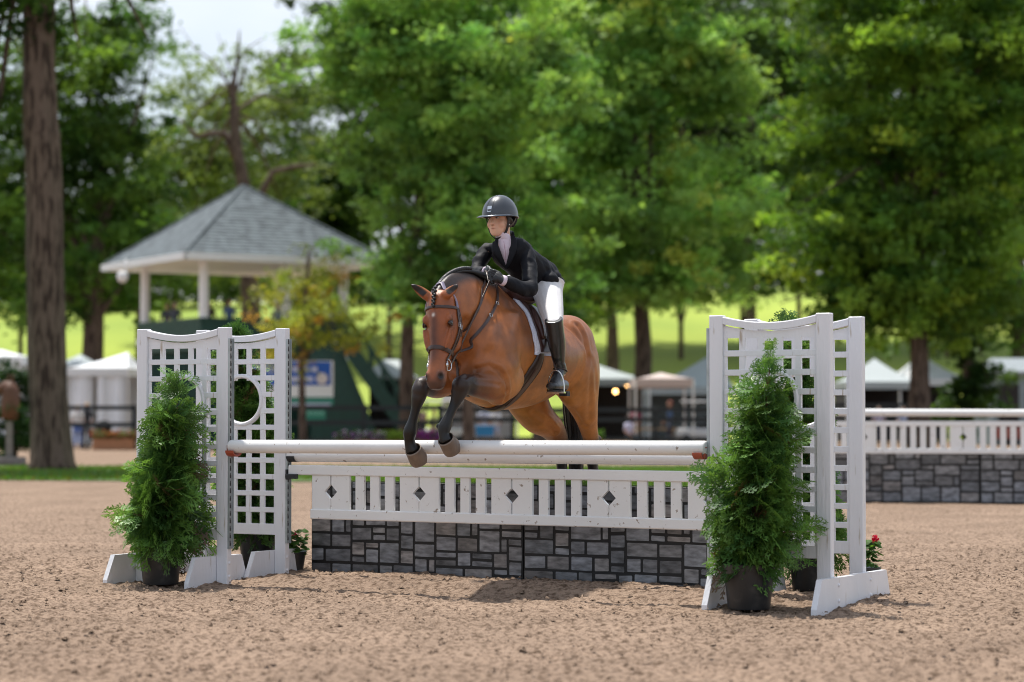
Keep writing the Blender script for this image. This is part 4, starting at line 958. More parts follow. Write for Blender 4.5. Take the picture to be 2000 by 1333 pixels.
pf(152, 760, 93, 1.68, 0, R(-60), (.65, .62, .60), (.05, .12, .40), SK, (.42, .30, .15), 'fair haired woman in a white top and blue shorts right of the big trunk')
pf(170, 752, 94, 1.78, 0, R(-100), (.02, .02, .025), (.02, .02, .02), SK, (.45, .33, .15), 'blond person in black standing by the pushchair')
pf(1228, 780, 95, 1.7, 0, R(-40), (.62, .60, .78), (.02, .04, .06), SK, (.05, .03, .02), 'person in a pale lilac shirt sitting left of the grey trunk', 'sit')
pf(1242, 765, 99, 1.7, 0, R(-120), (.25, .02, .07), (.03, .03, .03), SK, (.05, .03, .02), 'person in a crimson top behind the seated one in lilac')
pf(1308, 745, 93, 1.85, 0, R(180), (.06, .12, .26), (.02, .025, .05), SK, (.2, .05, .03), 'person in a blue shirt and dark trousers right of the grey trunk')
pf(945, 775, 98, 1.7, 0, R(-90), (.55, .58, .75), (.35, .4, .6), SK, (.12, .07, .04), 'person in pale blue behind the fence under the girth')
pf(968, 775, 99, 1.65, 0, R(-90), (.7, .7, .75), (.4, .45, .6), SK, (.05, .03, .02), 'person in a white top under the belly of the horse')
pf(848, 790, 97, 1.5, 0, R(-70), (.45, .5, .2), (.6, .5, .5), SK, (.3, .2, .1), 'child in a lime top between the raised forelegs')
pf(822, 765, 96, 1.7, 0, R(-70), (.45, .30, .28), (.03, .04, .05), SK, (.35, .25, .2), 'person in a pinkish top left of the raised forelegs')
pf(1716, 770, 105, 1.7, 0, R(-90), (.4, .38, .5), (.05, .05, .08), SK, (.1, .08, .06), 'person in a lilac top beside the rear right wing')
pf(1764, 770, 106, 1.7, 0, R(-90), (.3, .35, .5), (.05, .05, .08), SK, (.1, .08, .06), 'person in blue left of the ivy covered tree')
pf(1410, 775, 99, 1.6, 0, R(-90), (.25, .27, .3), (.05, .05, .08), SK, (.1, .08, .06), 'person in grey just left of the right wings')

def pushchair():
    b = P(190, 860, 91.8); b.z = 0; t = thing('pushchair', 'black pushchair parked behind the fence beside the blond person', 'pushchair', b)
    mb = MB(); mb.tube([b+Vector((-.1, 0, .45)), b+Vector((.15, 0, .5)), b+Vector((.35, 0, .8))], [.22, .26, .2], 12, flat=.8); put('seat', mb, M['dark'], t, smooth=True)
    mb = MB(); mb.ell(b+Vector((.25, 0, .85)), (Vector((.3, 0, .05)), Vector((0, .24, 0)), Vector((-.05, 0, .26)))); put('hood', mb, M['dark'], t, smooth=True)
    mb = MB(); mb.tube([b+Vector((.45, 0, .15)), b+Vector((0, 0, .6)), b+Vector((-.5, 0, 1.0))], .018, 6); mb.tube([b+Vector((-.4, 0, .12)), b+Vector((.2, 0, .6))], .018, 6); put('frame', mb, M['galv'], t)
    for x in (-.42, .45):
        for y in (-.25, .25):
            mb = MB(); c = b+Vector((x, y, .14)); mb.tube([c+Vector((.12*math.cos(a*.5236), 0, .12*math.sin(a*.5236))) for a in range(13)], .022, 6, cap=False); mb.tube([c+Vector((0, -.02, 0)), c+Vector((0, .02, 0))], .03, 8); put('wheel', mb, M['dark'], t)
pushchair()
def bin_():
    D = 78.0; a, b = P(928, 833, D), P(966, 852, D); cx = (a.x+b.x)/2; z1, z0 = a.z, b.z; t = thing('storage_tub', 'bright blue plastic tub on a low bench behind the horse', 'tub', (cx, D, z0))
    m = pmat('blue_plastic', (.005, .16, .36), .4, .05); w_ = (b.x-a.x); h = z1-z0
    mb = MB(); mb.add([(cx-w_*.43, D-.2, z0), (cx+w_*.43, D-.2, z0), (cx+w_*.43, D+.2, z0), (cx-w_*.43, D+.2, z0), (cx-w_*.48, D-.24, z1), (cx+w_*.48, D-.24, z1), (cx+w_*.48, D+.24, z1), (cx-w_*.48, D+.24, z1)], [(0, 1, 5, 4), (1, 2, 6, 5), (2, 3, 7, 6), (3, 0, 4, 7), (0, 3, 2, 1)]); put('body', mb, m, t)
    mb = MB(); mb.box((cx, D, z1), w_, .54, .05, bev=.015); put('lid', mb, m, t)
    tb = thing('bench', 'low grey bench carrying the blue tub', 'bench', (cx, D, 0)); mb = MB(); mb.box((cx, D, z0-.03), 1.3, .45, .05); put('top', mb, M['wood'], tb)
    for x in (-.55, .55): mb = MB(); mb.box((cx+x, D, (z0-.055)/2), .07, .4, z0-.055); put('leg', mb, M['wood'], tb)
bin_()
def flowerbox(u, v, D, w_, label, pal, seed):
    p = P(u, v, D); r_ = random.Random(seed); z = .42; t = thing('flower_box', label, 'flower box', (p.x, D, 0), 'flower boxes by the fences')
    mb = MB(); mb.box((p.x, D, z/2), w_, .4, z, bev=.02); put('box', mb, pmat('terracotta_box', (.33, .15, .07), .7, .15), t); mb = MB()
    for k in range(620):
        c = Vector((p.x+r_.uniform(-.55, .55)*w_, D+r_.uniform(-.25, .25), z+min(.32, abs(r_.gauss(.10, .10))))); n = Vector((r_.gauss(0, 1), r_.gauss(-.5, 1), r_.gauss(.8, 1))).normalized(); X = n.orthogonal().normalized()*.07; Y = n.cross(X)
        mb.add([c-X, c-Y*.7, c+X, c+Y*.7], [(0, 1, 2, 3)], col=r_.choice(pal))
    put('flowers', mb, M['leaf'], t)
G_ = (.08, .16, .04); 
flowerbox(702, 860, 84, 1.6, 'flower box with purple and white petunias in front of the green stair', [G_, G_, (.35, .08, .45), (.6, .6, .7), (.05, .08, .04)], 1)
flowerbox(760, 860, 85, .9, 'flower box with yellow green foliage right of the purple one', [(.3, .42, .05), (.2, .32, .05)], 2)
flowerbox(838, 862, 85, .8, 'flower box with magenta petunias behind the left raised foreleg', [G_, (.45, .03, .35), (.4, .1, .5)], 3)
flowerbox(222, 866, 90, 1.5, 'flower box with reddish foliage behind the left fence', [(.2, .12, .05), (.1, .2, .04), (.3, .08, .05)], 4)
flowerbox(1150, 862, 90, 1.0, 'flower box with green leaves right of the hind legs', [G_, (.12, .25, .05)], 5)
def lamp_glow(u, v, D, r, label):
    p = P(u, v, D); t = thing('lamp', label, 'lamp', p, 'warm lamps under the grey white canopy'); mb = MB(); mb.ell(p, (Vector((r, 0, 0)), Vector((0, r, 0)), Vector((0, 0, r)))); put('bulb', mb, emis('lamp_glow', (1.0, .55, .18), 9), t, smooth=True)
    mb = MB(); mb.tube([p+Vector((0, 0, r)), p+Vector((0, 0, .6))], .01, 6); put('cord', mb, M['dark'], t)
lamp_glow(1202, 765, 117, .10, 'leftmost hanging warm lamp right of the horse'); lamp_glow(1224, 751, 117, .11, 'middle hanging warm lamp right of the horse'); lamp_glow(1234, 750, 117, .09, 'rightmost hanging warm lamp beside the grey trunk')
def cart(u, v, D, label):
    p = P(u, v, D); p.z = 0; t = thing('golf_cart', label, 'golf cart', p, 'golf carts')
    mb = MB(); mb.box(p+Vector((0, 0, .55)), 2.2, 1.1, .45, bev=.1); put('body', mb, M['tent'], t); mb = MB(); mb.box(p+Vector((0, 0, 1.9)), 1.8, 1.2, .08, bev=.03); put('roof', mb, M['tent'], t)
    for x in (-.8, .8):
        for y in (-.5, .5):
            mb = MB(); mb.tube([p+Vector((x, y, .7)), p+Vector((x*.95, y, 1.88))], .025, 6); put('roof_post', mb, M['dark'], t)
            mb = MB(); mb.tube([p+Vector((x*.9, y-.1, .25)), p+Vector((x*.9, y+.1, .25))], .25, 14); put('wheel', mb, M['dark'], t)
    mb = MB(); mb.box(p+Vector((0, 0, .85)), .5, 1.0, .15, bev=.04); mb.box(p+Vector((.25, 0, 1.1)), .1, 1.0, .45, bev=.04); put('seat', mb, M['dark'], t)
cart(868, 860, 101, 'white golf cart between the raised forelegs'); cart(1372, 860, 103, 'pale golf cart in front of the large grey tent')
def picnic(u, D, label):
    p = P(u, 860, D); p.z = 0; t = thing('table', label, 'table', p); mb = MB(); mb.box(p+Vector((0, 0, .76)), 1.7, .8, .05); put('top', mb, pmat('tan_wood', (.42, .27, .14), .6), t)
    for x in (-.7, .7): mb = MB(); mb.box(p+Vector((x, 0, .37)), .07, .6, .73); put('leg', mb, M['wood'], t)
picnic(1280, 96, 'tan wooden table just right of the grey trunk')
def sculpture():
    D = 60.0; b = P(18, 895, D); b.z = 0; t = thing('post_ornament', 'brown carved horse head ornament on a grey post at the left edge', 'ornament', b)
    k = D/F; mb = MB(); mb.box(b+Vector((0, 0, .09)), 60*k, .5, .20, bev=.03); put('base', mb, M['wood'], t)
    mb = MB(); mb.box(b+Vector((0, 0, .6)), 12*k, .14, .95); put('post', mb, M['wood'], t)
    z = P(18, 800, D).z; mb = MB(); c = Vector((b.x, D, 0))
    mb.tube([c+Vector((0, 0, z-.25)), c+Vector((.02, 0, z+.1)), c+Vector((.03, 0, z+.45)), c+Vector((-.05, 0, z+.68))], [.20, .24, .21, .14], 12); mb.tube([c+Vector((-.03, 0, z+.62)), c+Vector((-.22, 0, z+.5)), c+Vector((-.36, 0, z+.3))], [.14, .11, .08], 10)
    for sx in (-.04, .06): mb.tube([c+Vector((sx, 0, z+.7)), c+Vector((sx+.02, 0, z+.88))], [.04, .008], 6)
    put('horse_head', mb, pmat('carved_wood', (.12, .045, .02), .6, .2, 4), t, smooth=True)
sculpture()
def grass_tuft(u, D, label, n=40):
    p = P(u, 860, D); p.z = 0; mb = MB(); r_ = random.Random(u)
    for k in range(n):
        a = p+Vector((r_.uniform(-.5, .5), r_.uniform(-.2, .2), 0)); h = r_.uniform(.15, .45); d = Vector((r_.uniform(-.2, .2), 0, h)); mb.add([a-Vector((.02, 0, 0)), a+Vector((.02, 0, 0)), a+d], [(0, 1, 2)], col=(.12, .2, .05))
    tag(put('weed_tuft', mb, M['leaf']), label, 'weeds')
grass_tuft(948, 70, 'tuft of weeds right of the pale trunk, behind the top pole'); grass_tuft(1155, 72, 'tuft of weeds right of the hind legs')
# ------------------------------------------------------------------ lofted bodies merged into one skin
def catmull(st, sub):
    "st: list of tuples of arrays; returns smoothly interpolated list"
    A = [np.concatenate([np.atleast_1d(np.array(x, float)) for x in s]) for s in st]; out = []
    for i in range(len(A)-1):
        p0 = A[max(i-1, 0)]; p1 = A[i]; p2 = A[i+1]; p3 = A[min(i+2, len(A)-1)]
        for k in range(sub):
            t = k/sub; out.append(.5*((2*p1)+(-p0+p2)*t+(2*p0-5*p1+4*p2-p3)*t*t+(-p0+3*p1-3*p2+p3)*t**3))
    out.append(A[-1]); return out
def loft(mb, st, n=28, sub=3, close=True):
    "st: (centre, U half axis, V half axis, pinch at +V, pinch at -V)"
    L = catmull([(s[0], s[1], s[2], s[3] if len(s) > 3 else 0, s[4] if len(s) > 4 else 0) for s in st], sub)
    vs = []; fs = []; m = len(L)
    for r in L:
        c, U, V, k1, k2 = r[:3], r[3:6], r[6:9], r[9], r[10]
        for j in range(n):
            a = 2*math.pi*j/n; s, co = math.sin(a), math.cos(a); w = 1-(k1*max(0, s)**1.5 if s > 0 else k2*max(0, -s)**1.5)
            vs.append(c+U*co*w+V*s)
    for i in range(m-1):
        for j in range(n): fs.append((i*n+j, i*n+(j+1) % n, (i+1)*n+(j+1) % n, (i+1)*n+j))
    vs.append(L[0][:3]); vs.append(L[-1][:3]); a = len(vs)-2
    for j in range(n): fs.append((a, (j+1) % n, j)); fs.append((a+1, (m-1)*n+j, (m-1)*n+(j+1) % n))
    mb.add(vs, fs)
def limb(mb, pts, side, n=16, sub=4):
    "pts: (point, radius across, radius along side axis)"
    P_ = [Vector(p[0]) for p in pts]; st = []
    for i, p in enumerate(pts):
        T = (P_[min(i+1, len(P_)-1)]-P_[max(i-1, 0)]).normalized(); U = Vector(side); U = (U-T*U.dot(T)).normalized(); V = T.cross(U)
        ru = p[1]; rv = p[2] if len(p) > 2 else ru; st.append((P_[i], U*ru, V*rv))
    loft(mb, st, n, sub)
def ball(mb, c, r, ax=None):
    if ax is None: ax = (Vector((r, 0, 0)), Vector((0, r, 0)), Vector((0, 0, r)))
    mb.ell(c, ax, 20, 14)
def merge(mb, vox, it=8, fac=.5, name='skin', adapt=0):
    me = mesh_from(name, mb.v, mb.f); ob = bpy.data.objects.new('tmp', me); COL.objects.link(ob)
    m = ob.modifiers.new('r', 'REMESH'); m.mode = 'VOXEL'; m.voxel_size = vox; m.use_smooth_shade = True
    if it: s = ob.modifiers.new('s', 'SMOOTH'); s.iterations = it; s.factor = fac
    bpy.context.view_layer.update(); dg = bpy.context.evaluated_depsgraph_get()
    me2 = bpy.data.meshes.new_from_object(ob.evaluated_get(dg)); bpy.data.objects.remove(ob); bpy.data.meshes.remove(me); me2.name = name
    me2.polygons.foreach_set('use_smooth', np.ones(len(me2.polygons), bool)); return me2
def co_of(me):
    a = np.empty(len(me.vertices)*3, np.float32); me.vertices.foreach_get('co', a); return a.reshape(-1, 3).astype(float)
def set_co(me, c): me.vertices.foreach_set('co', c.astype(np.float32).ravel()); me.update()
def seg_dist(c, a, b):
    a, b = np.array(a), np.array(b); d = b-a; t = np.clip(((c-a)@d)/(d@d), 0, 1); q = a+t[:, None]*d; return np.linalg.norm(c-q, axis=1), t
def relax(me, c, w, it, lam=.5):
    e = np.empty(len(me.edges)*2, np.int32); me.edges.foreach_get('vertices', e); e = e.reshape(-1, 2); n = len(c)
    cnt = np.bincount(e.ravel(), minlength=n).astype(float)
    for _ in range(it):
        s = np.stack([np.bincount(e[:, 0], c[e[:, 1], k], n)+np.bincount(e[:, 1], c[e[:, 0], k], n) for k in range(3)], 1)/np.maximum(cnt, 1)[:, None]
        c = c+(s-c)*(lam*w)[:, None]
    return c
def gauss(c, p, s): return np.exp(-((c-np.array(p))**2).sum(1)/(2*s*s))
def mixc(col, new, w): return col*(1-w[:, None])+np.array(new)*w[:, None]

# ------------------------------------------------------------------ the horse
HY = R(24.3)
FW = Vector((-math.sin(HY), -math.cos(HY), 0)); LW = Vector((math.cos(HY), -math.sin(HY), 0)); UP = Vector((0, 0, 1))
WO = Vector((-.128, 15.85, 0))
def H(a, b, z): return WO+FW*a+LW*b+UP*z
def Dab(a, b): return WO.y+FW.y*a+LW.y*b
def hp(u, v, a, b=0): return P(u, v, Dab(a, b))
hb = MB()
# trunk (a, top z, bottom z, half width, pinch top, pinch bottom)
TR = [(.545, 1.60, 1.44, .09, .0, .0), (.52, 1.70, 1.335, .175, .1, .1), (.45, 1.80, 1.262, .232, .2, .2), (.34, 1.86, 1.225, .262, .35, .25), (.20, 1.93, 1.19, .278, .5, .3), (.04, 1.965, 1.168, .288, .62, .3), (-.12, 1.945, 1.160, .312, .6, .28),
      (-.30, 1.885, 1.165, .338, .42, .2), (-.48, 1.85, 1.180, .350, .3, .15), (-.66, 1.838, 1.215, .350, .28, .15), (-.82, 1.835, 1.275, .335, .3, .2), (-.96, 1.815, 1.33, .315, .32, .2), (-1.08, 1.765, 1.36, .285, .3, .2), (-1.17, 1.69, 1.38, .22, .2, .1), (-1.22, 1.60, 1.42, .10, 0, 0)]
loft(hb, [(H(a, 0, (t+b)/2), LW*w, UP*((t-b)/2), p1, p2) for a, t, b, w, p1, p2 in TR], 40, 3)
# neck
def nst(a, b, z, da, dz, hh, hw, p1=.35, p2=.1):
    n = (FW*da+UP*dz).normalized(); return (H(a, b, z), LW*hw, n*hh, p1, p2)
NK = [nst(-.06, 0, 1.62, -.35, .93, .35, .225, .55), nst(.14, 0, 1.695, -.42, .9, .335, .205, .5), nst(.30, -.005, 1.755, -.36, .93, .30, .165, .45), nst(.44, -.01, 1.80, -.15, .98, .255, .130, .4), nst(.56, -.02, 1.80, .18, .97, .222, .108, .35), nst(.655, -.03, 1.775, .50, .86, .185, .092, .3), nst(.72, -.035, 1.745, .70, .70, .15, .085, .25)]
loft(hb, NK, 32, 4)
# head frame: dh runs down the face, fh out of the face, lh to the horse's left
PO = P(852, 566, 15.09); MZ = P(843, 762, 14.93)
dh = (MZ-PO).normalized(); lh = (LW-dh*LW.dot(dh)).normalized(); fh = lh.cross(dh); fh = fh if fh.dot(FW) > 0 else -fh
def HD(s, f, l=0): return PO+dh*s+fh*f+lh*l
HS = [(-.01, -.03, .045, .05, 0), (.03, .0, .078, .082, 0), (.08, .012, .105, .098, .1), (.14, .016, .132, .108, .15), (.20, .014, .150, .112, .2), (.26, .008, .152, .107, .25), (.32, .002, .133, .094, .3), (.38, -.002, .108, .074, .3), (.44, -.004, .086, .064, .25), (.50, -.002, .072, .061, .1), (.555, .0, .066, .065, .0), (.595, -.006, .056, .060, 0), (.622, -.022, .036, .044, 0), (.634, -.035, .016, .02, 0)]
loft(hb, [(HD(s, f-hd), lh*hw, fh*hd, p1, .25 if .1 < s < .4 else .1) for s, f, hd, hw, p1 in HS], 30, 4)
for sg in (-1, 1):
    ball(hb, HD(.185, -.035, sg*.080), 0, (dh*.036, lh*.020, fh*.026))          # brow
    ball(hb, HD(.285, -.175, sg*.050), 0, (dh*.105, lh*.045, fh*.095))          # cheek
    limb(hb, [(HD(.24, -.045, sg*.092), .012), (HD(.31, -.040, sg*.078), .014), (HD(.38, -.036, sg*.062), .010)], lh)
    ball(hb, HD(.555, -.026, sg*.042), 0, (dh*.036, lh*.022, fh*.030))          # nostril
ball(hb, HD(.60, -.085), 0, (dh*.032, lh*.042, fh*.035))                           # lower lip, chin
limb(hb, [(HD(.44, -.13), .035, .03), (HD(.52, -.115), .036, .03), (HD(.59, -.095), .034, .03)], lh)
# ears
def ear(base, tip, fr, w):
    base, tip = Vector(base), Vector(tip); T = (tip-base); S = T.cross(Vector(fr)).normalized()
    limb(hb, [(base-T*.15, .026, .026), (base, .032, .028), (base+T*.3, .036*w, .020), (base+T*.6, .030*w, .014), (base+T*.85, .017*w, .010), (tip, .004, .004)], S)
eL0, eL1 = HD(.035, -.02, .062), P(895, 556, 15.04)
eR0, eR1 = HD(.035, -.03, -.062), P(802, 555, 15.12)
ear(eL0, eL1, fh, 1.0); ear(eR0, eR1, fh, .95)
# shoulder, breast, quarters
for sg in (-1, 1):
    loft(hb, [(H(.10, sg*.17, 1.80), LW*.05, (FW*.14), 0), (H(.22, sg*.195, 1.62), LW*.085, FW*.17, 0), (H(.30, sg*.205, 1.44), LW*.095, FW*.155, 0), (H(.27, sg*.20, 1.31), LW*.075, FW*.11, 0)], 20, 3)
    ball(hb, H(.43, sg*.115, 1.44), 0, (FW*.125, LW*.115, UP*.165))
    ball(hb, H(-.90, sg*.15, 1.60), 0, (FW*.26, LW*.185, UP*.22))
    ball(hb, H(-1.08, sg*.14, 1.50), 0, (FW*.18, LW*.155, UP*.26))
ball(hb, H(.47, 0, 1.36), 0, (FW*.08, LW*.15, UP*.10))
# fore legs
LFk = [hp(985, 748, .20, .18), hp(960, 754, .38, .16), hp(930, 755, .56, .13), hp(905, 751, .70, .10), hp(898, 766, .71, .10), hp(888, 790, .72, .09), hp(878, 812, .74, .09), hp(869, 834, .76, .08), hp(867, 850, .77, .08), hp(873, 863, .77, .08)]
LFr = [(.120, .115), (.108, .105), (.070, .070), (.058, .062), (.050, .052), (.031, .036), (.029, .036), (.040, .046), (.034, .036), (.044, .046)]
limb(hb, [(H(.12, .17, 1.40), .12, .12)]+[(p, r[0], r[1]) for p, r in zip(LFk, LFr)], LW, 18, 4)
ball(hb, hp(901, 753, .715, .10), .062); ball(hb, hp(890, 765, .72, .10), .03); ball(hb, hp(972, 768, .28, .17), 0, (FW*.12, LW*.08, UP*.085))
ball(hb, hp(858, 833, .74, .08), .022)
RFk = [hp(880, 738, .40, -.16), hp(856, 750, .56, -.17), hp(838, 755, .70, -.18), hp(823, 757, .80, -.18), hp(818, 775, .81, -.18), hp(813, 796, .80, -.18), hp(807, 820, .79, -.18), hp(801, 843, .78, -.18), hp(800, 862, .76, -.18), hp(806, 882, .75, -.18)]
RFr = [(.105, .105), (.095, .095), (.068, .068), (.056, .062), (.048, .050), (.032, .036), (.030, .036), (.043, .048), (.034, .036), (.046, .046)]
limb(hb, [(H(.20, -.16, 1.42), .12, .12)]+[(p, r[0], r[1]) for p, r in zip(RFk, RFr)], LW, 18, 4)
ball(hb, hp(821, 762, .81, -.18), .058); ball(hb, hp(796, 838, .80, -.18), .022)
# hind legs
LHk = [H(-.90, .13, 1.74), H(-.92, .155, 1.60), H(-.93, .195, 1.40), hp(1142, 800, -1.05, .21), hp(1150, 838, -1.16, .20), hp(1156, 868, -1.26, .19), hp(1157, 905, -1.30, .19), hp(1165, 950, -1.34, .19), hp(1172, 1000, -1.37, .19), hp(1163, 1040, -1.34, .19)]
LHr = [(.07, .10), (.165, .235), (.165, .25), (.095, .105), (.062, .066), (.054, .062), (.038, .046), (.036, .044), (.048, .05), (.038, .04)]
limb(hb, [(p, r[0], r[1]) for p, r in zip(LHk, LHr)], LW, 20, 4)
ball(hb, hp(1119, 762, -.86, .235), 0, (FW*.11, LW*.075, UP*.13)); ball(hb, hp(1167, 858, -1.30, .18), .03)
RHk = [H(-.88, -.12, 1.72), H(-.88, -.15, 1.54), H(-.84, -.18, 1.36), hp(1048, 813, -.95, -.15), hp(1076, 836, -1.10, -.12), hp(1096, 866, -1.28, -.10), hp(1097, 905, -1.30, -.10), hp(1099, 950, -1.32, -.10), hp(1104, 1000, -1.36, -.10), hp(1097, 1040, -1.32, -.10)]
RHr = [(.07, .10), (.17, .235), (.165, .22), (.125, .12), (.095, .085), (.056, .062), (.038, .046), (.036, .044), (.048, .05), (.038, .04)]
limb(hb, [(p, r[0], r[1]) for p, r in zip(RHk, RHr)], LW, 20, 4)
hme = merge(hb, .0072, 8, .5, 'horse')
hc = co_of(hme)
_a = (hc-np.array(WO))@np.array(FW)
hc = relax(hme, hc, smooth(1.10, 1.28, hc[:, 2])*smooth(.58, .38, _a), 70, .6)
# nostril and eye hollows
def dent(c, p, s, depth, d):
    w = gauss(c, p, s); return c+w[:, None]*np.array(d)*depth
for sg in (-1, 1):
    hc = dent(hc, HD(.560, -.010, sg*.056), .012, .022, -(lh*sg*.8+fh*.5).normalized())
    hc = dent(hc, HD(.213, -.046, sg*.108), .015, .006, -lh*sg); hc = dent(hc, HD(.188, -.040, sg*.105), .013, .006, lh*sg); hc = dent(hc, HD(.236, -.048, sg*.104), .012, .004, lh*sg)
for e0, e1 in ((eL0, eL1), (eR0, eR1)):
    m_ = Vector(e0).lerp(e1, .5); hc = dent(hc, m_+fh*.018, .020, .014, -fh)
set_co(hme, hc)
# muscle lines pressed into the near side and mirrored to the off side
_bv = BVHTree.FromPolygons([Vector(c) for c in hc], [tuple(p.vertices) for p in hme.polygons])
nr = np.empty(len(hme.vertices)*3, np.float32); hme.vertices.foreach_get('normal', nr); nr = nr.reshape(-1, 3).astype(float)
def crease(px, sig, depth, mirror=True):
    global hc
    pts = []
    for u, v in px:
        r = _bv.ray_cast(Vector((0, 0, CH)), ray(u, v))
        if r[0] is not None: pts.append(r[0])
    for sgn in ((1, -1) if mirror else (1,)):
        q = pts if sgn > 0 else [p-LW*(2*(p-WO).dot(LW)) for p in pts]
        if len(q) < 2: return
        dd = np.min([seg_dist(hc, q[i], q[i+1])[0] for i in range(len(q)-1)], axis=0)
        w = np.exp(-(dd/sig)**2)-.45*np.exp(-((dd-2.1*sig)/(sig))**2)
        hc = hc-nr*(w*depth)[:, None]
for px, sg_, dp in (([(908, 738), (930, 722), (955, 715), (975, 724), (988, 744), (990, 764)], .013, .009), ([(990, 764), (986, 784)], .014, .006), ([(1000, 600), (985, 640), (960, 685), (930, 722)], .030, .008),
        ([(908, 625), (902, 675), (896, 715)], .022, .009), ([(1128, 636), (1144, 672), (1147, 705), (1136, 738), (1112, 768)], .020, .009), ([(1108, 640), (1134, 665), (1156, 705), (1164, 760)], .022, .0045),
        ([(1150, 700), (1152, 760), (1150, 820)], .022, .006), ([(1118, 800), (1142, 832)], .016, .005), ([(1040, 806), (1066, 822), (1085, 845)], .016, .006), ([(940, 560), (935, 600), (915, 640)], .030, .006),
        ([(955, 690), (985, 700), (1010, 690)], .035, .006), ([(930, 745), (955, 748), (975, 752)], .012, .005)):
    crease(px, sg_, dp)
for sg in (-1, 1):
    q = [HD(.235, -.035, sg*.10), HD(.30, -.045, sg*.088), HD(.38, -.05, sg*.066)]; dd = np.min([seg_dist(hc, q[i], q[i+1])[0] for i in range(2)], axis=0); hc = hc-nr*(np.exp(-((dd-.022)/.010)**2)*.004)[:, None]
    for (e0, e1) in ((LFk[5], LFk[7]), (RFk[5], RFk[7])):          # tendon groove
        o_ = LW*(.026*sg)+Vector((0, .012, 0)); dd, tt = seg_dist(hc, Vector(e0)+o_, Vector(e1)+o_); hc = hc-nr*(np.exp(-(dd/.008)**2)*.004)[:, None]
vv = vnoise(hc[:, 0]*26+hc[:, 1]*9, hc[:, 2]*24, 21); hc = hc+nr*((vv-.5)*.0022*smooth(1.1, 1.25, hc[:, 2]))[:, None]
set_co(hme, hc)
# coat
bay = np.array((.33, .105, .026)); n_ = len(hc); col = np.tile(bay, (n_, 1))
a_ = (hc-np.array(WO))@np.array(FW); b_ = (hc-np.array(WO))@np.array(LW); z_ = hc[:, 2]
body = smooth(1.0, 1.2, z_)
col = mixc(col, (.50, .19, .045), smooth(1.75, 1.25, z_)*.8*smooth(.55, .2, a_))             # golden belly and flank, with its bright highlights put into the colour
col = mixc(col, (.15, .055, .022), smooth(1.68, 1.92, z_)*.6*smooth(.35, -.05, a_))             # darker topline
vn = vnoise(a_*7+b_*3, z_*7+b_*2, 12); col = mixc(col, (.13, .048, .018), np.clip((vn-.5)*1.8, 0, .5)*smooth(.6, .3, a_))
crest = np.array([nst(*x)[0] for x in []]) if False else None
# dark band of clipped mane hair along the crest
cr_pts = [H(.08, 0, 2.0), H(.30, 0, 2.04), H(.45, 0, 2.06), H(.60, -.02, 2.01), H(.70, -.03, 1.93)]
dm = np.min([seg_dist(hc, cr_pts[i], cr_pts[i+1])[0] for i in range(4)], axis=0)
col = mixc(col, (.018, .012, .010), smooth(.135, .05, dm)*(a_ > .0)*.97)
s_ = (hc-np.array(PO))@np.array(dh); f_ = (hc-np.array(PO))@np.array(fh); l_ = (hc-np.array(PO))@np.array(lh)
head = (f_ > -.32) & (f_ < .08) & (np.abs(l_) < .16) & (s_ > .02) & (s_ < .72) & (a_ > .62)
hw_ = head.astype(float)
col = mixc(col, (.29, .080, .023), hw_*.9)
col = mixc(col, (.055, .022, .016), hw_*np.exp(-(l_/.028)**2)*smooth(.10, .2, s_)*smooth(.52, .42, s_)*(f_ > -.07)*.75)
col = mixc(col, (.33, .115, .042), hw_*np.exp(-((s_-.50)/.05)**2)*.5)
col = mixc(col, (.05, .03, .025), hw_*smooth(.555, .61, s_)*.85)
for sg in (-1, 1):
    col = mixc(col, (.05, .032, .026), hw_*gauss(hc, HD(.565, -.018, sg*.055), .026)*.9)
    col = mixc(col, (.006, .005, .005), np.clip(gauss(hc, HD(.560, -.014, sg*.056), .015)*1.6, 0, 1))
    col = mixc(col, (.035, .018, .012), hw_*gauss(hc, HD(.212, -.045, sg*.105), .024))
col = mixc(col, (.7, .62, .55), gauss(hc, HD(.168, .014, -.006), .0075)*hw_)
for e0, e1 in ((eL0, eL1), (eR0, eR1)):
    d, t = seg_dist(hc, Vector(e0).lerp(e1, .0), e1); near = (d < .055)
    col = mixc(col, (.012, .008, .007), near*smooth(.72, .98, t))
    d2, t2 = seg_dist(hc, Vector(e0).lerp(e1, .15)+fh*.012, Vector(e1)+fh*.008); col = mixc(col, (.014, .008, .006), smooth(.026, .014, d2)*(t2 > .02)*(t2 < .98))
def blackleg(pts, i0, up):
    global col
    dd = np.min([seg_dist(hc, pts[i], pts[i+1])[0] for i in range(i0, len(pts)-1)], axis=0)
    col = mixc(col, (.008, .007, .007), smooth(up, up*.55, dd))
    return dd
blackleg(LFk, 3, .12); blackleg(RFk, 3, .12)
d, t = seg_dist(hc, LFk[3], LFk[1]); col = mixc(col, (.03, .018, .014), ((1-t)*.95+t*.25)*smooth(.16, .06, d))
d, t = seg_dist(hc, RFk[3], RFk[1]); col = mixc(col, (.03, .018, .014), (1-t)*smooth(.15, .06, d)*.95)
blackleg(LHk, 5, .10); blackleg(RHk, 5, .10)
d, t = seg_dist(hc, LHk[5], LHk[3]); col = mixc(col, (.03, .018, .014), smooth(.5, .0, t)*smooth(.14, .06, d)*.85)
d, t = seg_dist(hc, RHk[5], RHk[3]); col = mixc(col, (.03, .018, .014), smooth(.7, .0, t)*smooth(.15, .07, d)*.85)
set_col(hme, np.clip(col, 0, 1))
M['coat'] = pmat('bay_coat', (1, 1, 1), .37, .22, 16, .22, 260, spec=.42, attr=True, sheen=.0, detail=10)
M['mane'] = pmat('black_hair', (.008, .007, .008), .42, .3, 60, .3, 120)
